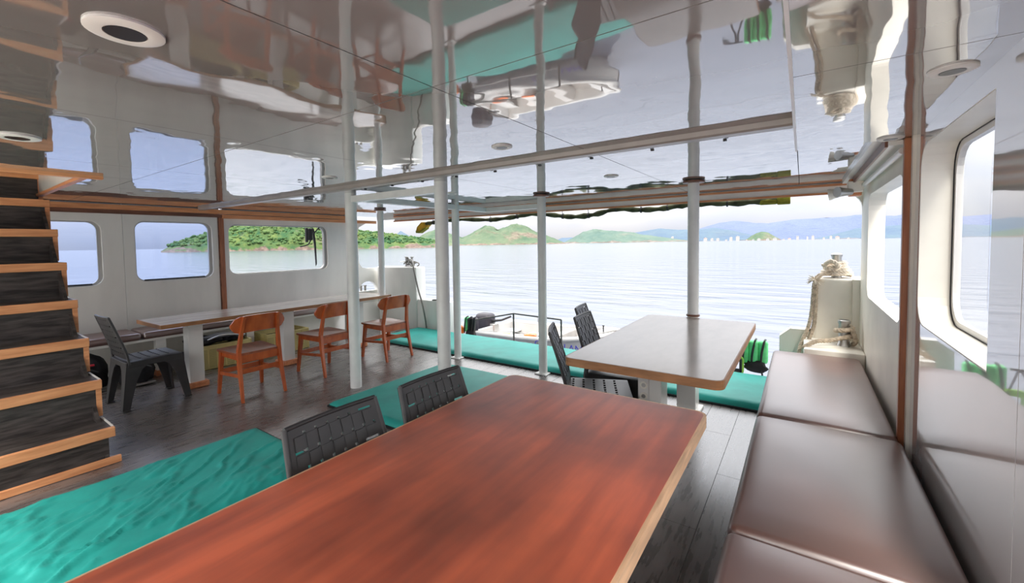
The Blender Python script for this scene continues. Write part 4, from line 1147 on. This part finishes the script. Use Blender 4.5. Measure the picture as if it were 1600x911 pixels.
# life vests and tank gear over the stern edge
def vest(c_, s_, label, cols, group='green and black diving vests'):
    o = empty('diving_vest', c_, label, 'vest', group)
    x_, y_, z_ = c_
    for k in range(3):
        MB().box((x_ - .14 * s_ + k * .09 * s_, y_ - .05 - .012 * (k % 2), z_ + .02 + .01 * k), (x_ - .045 * s_ + k * .09 * s_, y_ + .05, z_ + .30 * s_), .03 * s_, 3).build('panel', cols[k % len(cols)], o, smooth=60)
    for k in range(3):
        xx = x_ - .115 * s_ + k * .09 * s_
        MB().tube(smoothpath([(xx, y_ - .055, z_), (xx + .01, y_ - .065, z_ + .15 * s_), (xx + .03, y_ - .05, z_ + .29 * s_), (xx + .04, y_, z_ + .315 * s_)]), .012 * s_, 6).build('strap', M['rubber'], o, smooth=60)
    lump(MB(), (x_ + .02, y_ - .05, z_ + .01), .085 * s_, (1.4, .6, .75), .3, c_[0]).build('harness', M['black'], o, smooth=60)
    MB().tube(smoothpath([(x_ + .06, y_ - .07, z_), (x_ + .08, y_ - .09, z_ - .06), (x_ + .08, y_ - .09, z_ - .12)]), .009, 6).build('tail_strap', M['rubber'], o, smooth=60)
    return o
vest((-.40, 5.24, .06), .92, 'green diving vest with black straps hung at the stern beside the right bench', [M['green'], M['green'], M['green']])
lv = empty('mask_pouch', (-.60, 5.22, .0), 'lime and black looped pouch hung beside the green vest at the right stern', 'pouch')
oo = rrect(-.625, -.485, -.03, .17, .045, 4); ii = rrect(-.595, -.515, .02, .12, .03, 4)
MB().prism([(a, 5.12, b__) for a, b__ in oo], (0, .04, 0), [[(a, 5.12, b__) for a, b__ in ii]]).build('loop', M['lime'], lv)
MB().box((-.610, 5.105, .002), (-.500, 5.125, .04), .006).build('black_band', M['rubber'], lv)
MB().box((-.525, 5.105, .0), (-.50, 5.125, .15), .006).build('black_band', M['rubber'], lv)
MB().tube([(-.72, 5.17, .315), (-.535, 5.17, .325)], .010, 6).build('hanging_bar', M['rubber'], lv)
MB().tube(smoothpath([(-.52, 5.13, .15), (-.55, 5.14, .24), (-.59, 5.17, .315), (-.64, 5.15, .20)]), .009, 6).build('strap', M['rubber'], lv)
vest((-4.27, 5.26, -.02), .85, 'green and black diving vest at the stern near the outboard engine', [M['green'], M['black'], M['engine']])
by = empty('buoy', (-4.46, 5.22, .0), 'orange round buoy below the diving vest near the outboard engine', 'buoy')
MB().ico((-4.47, 5.20, .02), .085, 3).build('ball', M['orange'], by, smooth=60)
MB().lathe([(.02, .09), (.016, .12), (.008, .125)], (-4.47, 5.20, 0), 10).build('eye', M['yellow'], by, smooth=60)

# ------------------------------------------------------------------ dinghy
dg = empty('dinghy', (-3.8, 7.2, -.78), 'small white open dinghy afloat just behind the stern', 'boat')
xs0, xs1 = -5.22, -2.52
n = 26
def section(f):
    """half beam at gunwale, gunwale height, keel height"""
    bm2 = .68 * (1 - max(0, (f - .52) / .48) ** 2.4) ** .62 if f < 1 else 0.02
    bm2 = max(bm2, .03)
    gz = -.335 + .16 * max(0, (f - .35) / .65) ** 1.7
    kz = -.98 + .55 * max(0, (f - .72) / .28) ** 2.2
    return bm2, gz, kz
outer = []; inner = []
hullb = MB(); inb = MB(); gb = MB()
yc = 7.17
for i in range(n + 1):
    f = i / n; bm2, gz, kz = section(f); X = xs0 + (xs1 - xs0) * f
    ro_, ri_ = [], []
    for j in range(13):
        a_ = -1 + 2 * j / 12
        y_ = yc + bm2 * math.copysign(abs(a_) ** .55, a_) * (1.0 if abs(a_) > .8 else .96)
        z_ = kz + (gz - kz) * abs(a_) ** 1.7
        ro_.append(hullb.bm.verts.new((X, y_, z_)))
        yi = yc + max(.01, bm2 - .075) * math.copysign(min(1, abs(a_) ** .35), a_)
        zi = max(gz - .36 + .0 * f, kz + .06) + (gz + .012 - max(gz - .36, kz + .06)) * max(0, (abs(a_) - .45) / .55) ** .8
        ri_.append(inb.bm.verts.new((X - (.03 if i == n else 0), yi, zi)))
    outer.append(ro_); inner.append(ri_)
for G, mb in ((outer, hullb), (inner, inb)):
    for a_, b__ in zip(G, G[1:]):
        for j in range(12): mb.bm.faces.new((a_[j], a_[j + 1], b__[j + 1], b__[j]))
hullb.bm.faces.new(outer[0])
hu = hullb.build('hull', M['white'], dg, smooth=50)
inb.build('inner_hull', M['whitein'], dg, smooth=50)
for s_ in (-1, 1):
    P = []
    for i in range(n + 1):
        f = i / n; bm2, gz, kz = section(f); P.append((xs0 + (xs1 - xs0) * f, yc + s_ * (bm2 - .025), gz + .012))
    gb.tube(P, .045, 8)
gb.build('gunwale', M['white'], dg, smooth=60)
MB().box((xs0 - .02, yc - .60, -.70), (xs0 + .05, yc + .60, -.30), .01).build('transom', M['white'], dg)
MB().box((xs0 + .62, yc - .54, -.50), (xs0 + .90, yc + .54, -.46), .01).build('thwart', M['white'], dg)
MB().box((xs0 + 1.45, yc - .55, -.50), (xs0 + 1.62, yc + .55, -.30), .02, 2).build('thwart', M['whitein'], dg)
MB().box((xs0 + .04, yc - .55, -.48), (xs0 + .34, yc + .55, -.44), .01).build('stern_seat', M['white'], dg)
MB().prism([(xs1 - .42, yc - .42, -.20), (xs1 - .08, yc, -.13), (xs1 - .42, yc + .42, -.20)], (0, 0, .02)).build('bow_deck', M['white'], dg)
cu_ = bpy.data.curves.new('lettering', 'FONT')
cu_.body = 'C         LAN'; cu_.size = .18; cu_.extrude = .002
tmp = bpy.data.objects.new('lettering_outline', cu_); COL.objects.link(tmp)
bpy.context.view_layer.update()
lm = bpy.data.meshes.new_from_object(tmp.evaluated_get(bpy.context.evaluated_depsgraph_get()))
bpy.data.objects.remove(tmp); lm.materials.clear(); lm.materials.append(M['blue'])
lt = bpy.data.objects.new('lettering', lm); COL.objects.link(lt); lt.parent = dg
lt.location = Vector((-3.83, yc - .70, -.43)) - OFF['dinghy']; lt.rotation_euler = (R(86), 0, R(-2))
tag(lt, 'dark blue lettering on the hull')
og = empty('outboard_engine', (xs0 - .2, yc, -.4), 'dark outboard engine on the stern of the dinghy', 'engine')
MB().box((xs0 - .40, yc - .16, -.42), (xs0 - .03, yc + .16, -.06), .09, 4).build('cowl', M['engine'], og, smooth=50)
MB().box((xs0 - .30, yc - .10, -1.3), (xs0 - .12, yc + .10, -.34), .03, 2).build('shaft_housing', M['engine'], og, smooth=50)
MB().tube([(xs0 - .05, yc, -.22), (xs0 + .25, yc - .06, -.16), (xs0 + .50, yc - .10, -.06)], [.03, .022, .02], 8).build('tiller', M['rubber'], og, smooth=50)
MB().box((xs0 - .10, yc - .09, -.50), (xs0 + .07, yc + .09, -.26), .01).build('clamp', M['metal'], og)
pd = empty('paddle', (xs0 + .6, yc - .2, -.44), 'orange bladed paddle lying across the stern of the dinghy', 'paddle')
mtx = Matrix.Translation((xs0 + .62, yc - .12, -.405)) @ Matrix.Rotation(R(18), 4, 'Z')
MB().box((-.42, -.05, -.012), (-.10, .06, .012), .01, mtx=mtx).build('blade', M['orange'], pd)
MB().box((.18, -.07, -.012), (.42, .08, .012), .03, mtx=mtx).build('blade', M['orange'], pd)
MB().box((-.12, -.012, -.012), (.22, .014, .012), .004, mtx=mtx).build('shaft', M['white'], pd)
rw = empty('rowlock', (xs0 + .75, yc + .56, -.27), 'thin metal rowlock on the far side of the dinghy', 'rowlock')
for dx in (0, .06): MB().tube([(xs0 + .75 + dx, yc + .56, -.29), (xs0 + .73 + dx, yc + .56, -.14)], .008, 6).build('prong', M['metal'], rw)
pp = MB().lathe([(.012, -.18), (.012, -.05), (.02, -.045), (.02, -.03)], (xs1 - .24, yc - .18, 0), 10).build('bow_cleat', M['rubber'], dg)
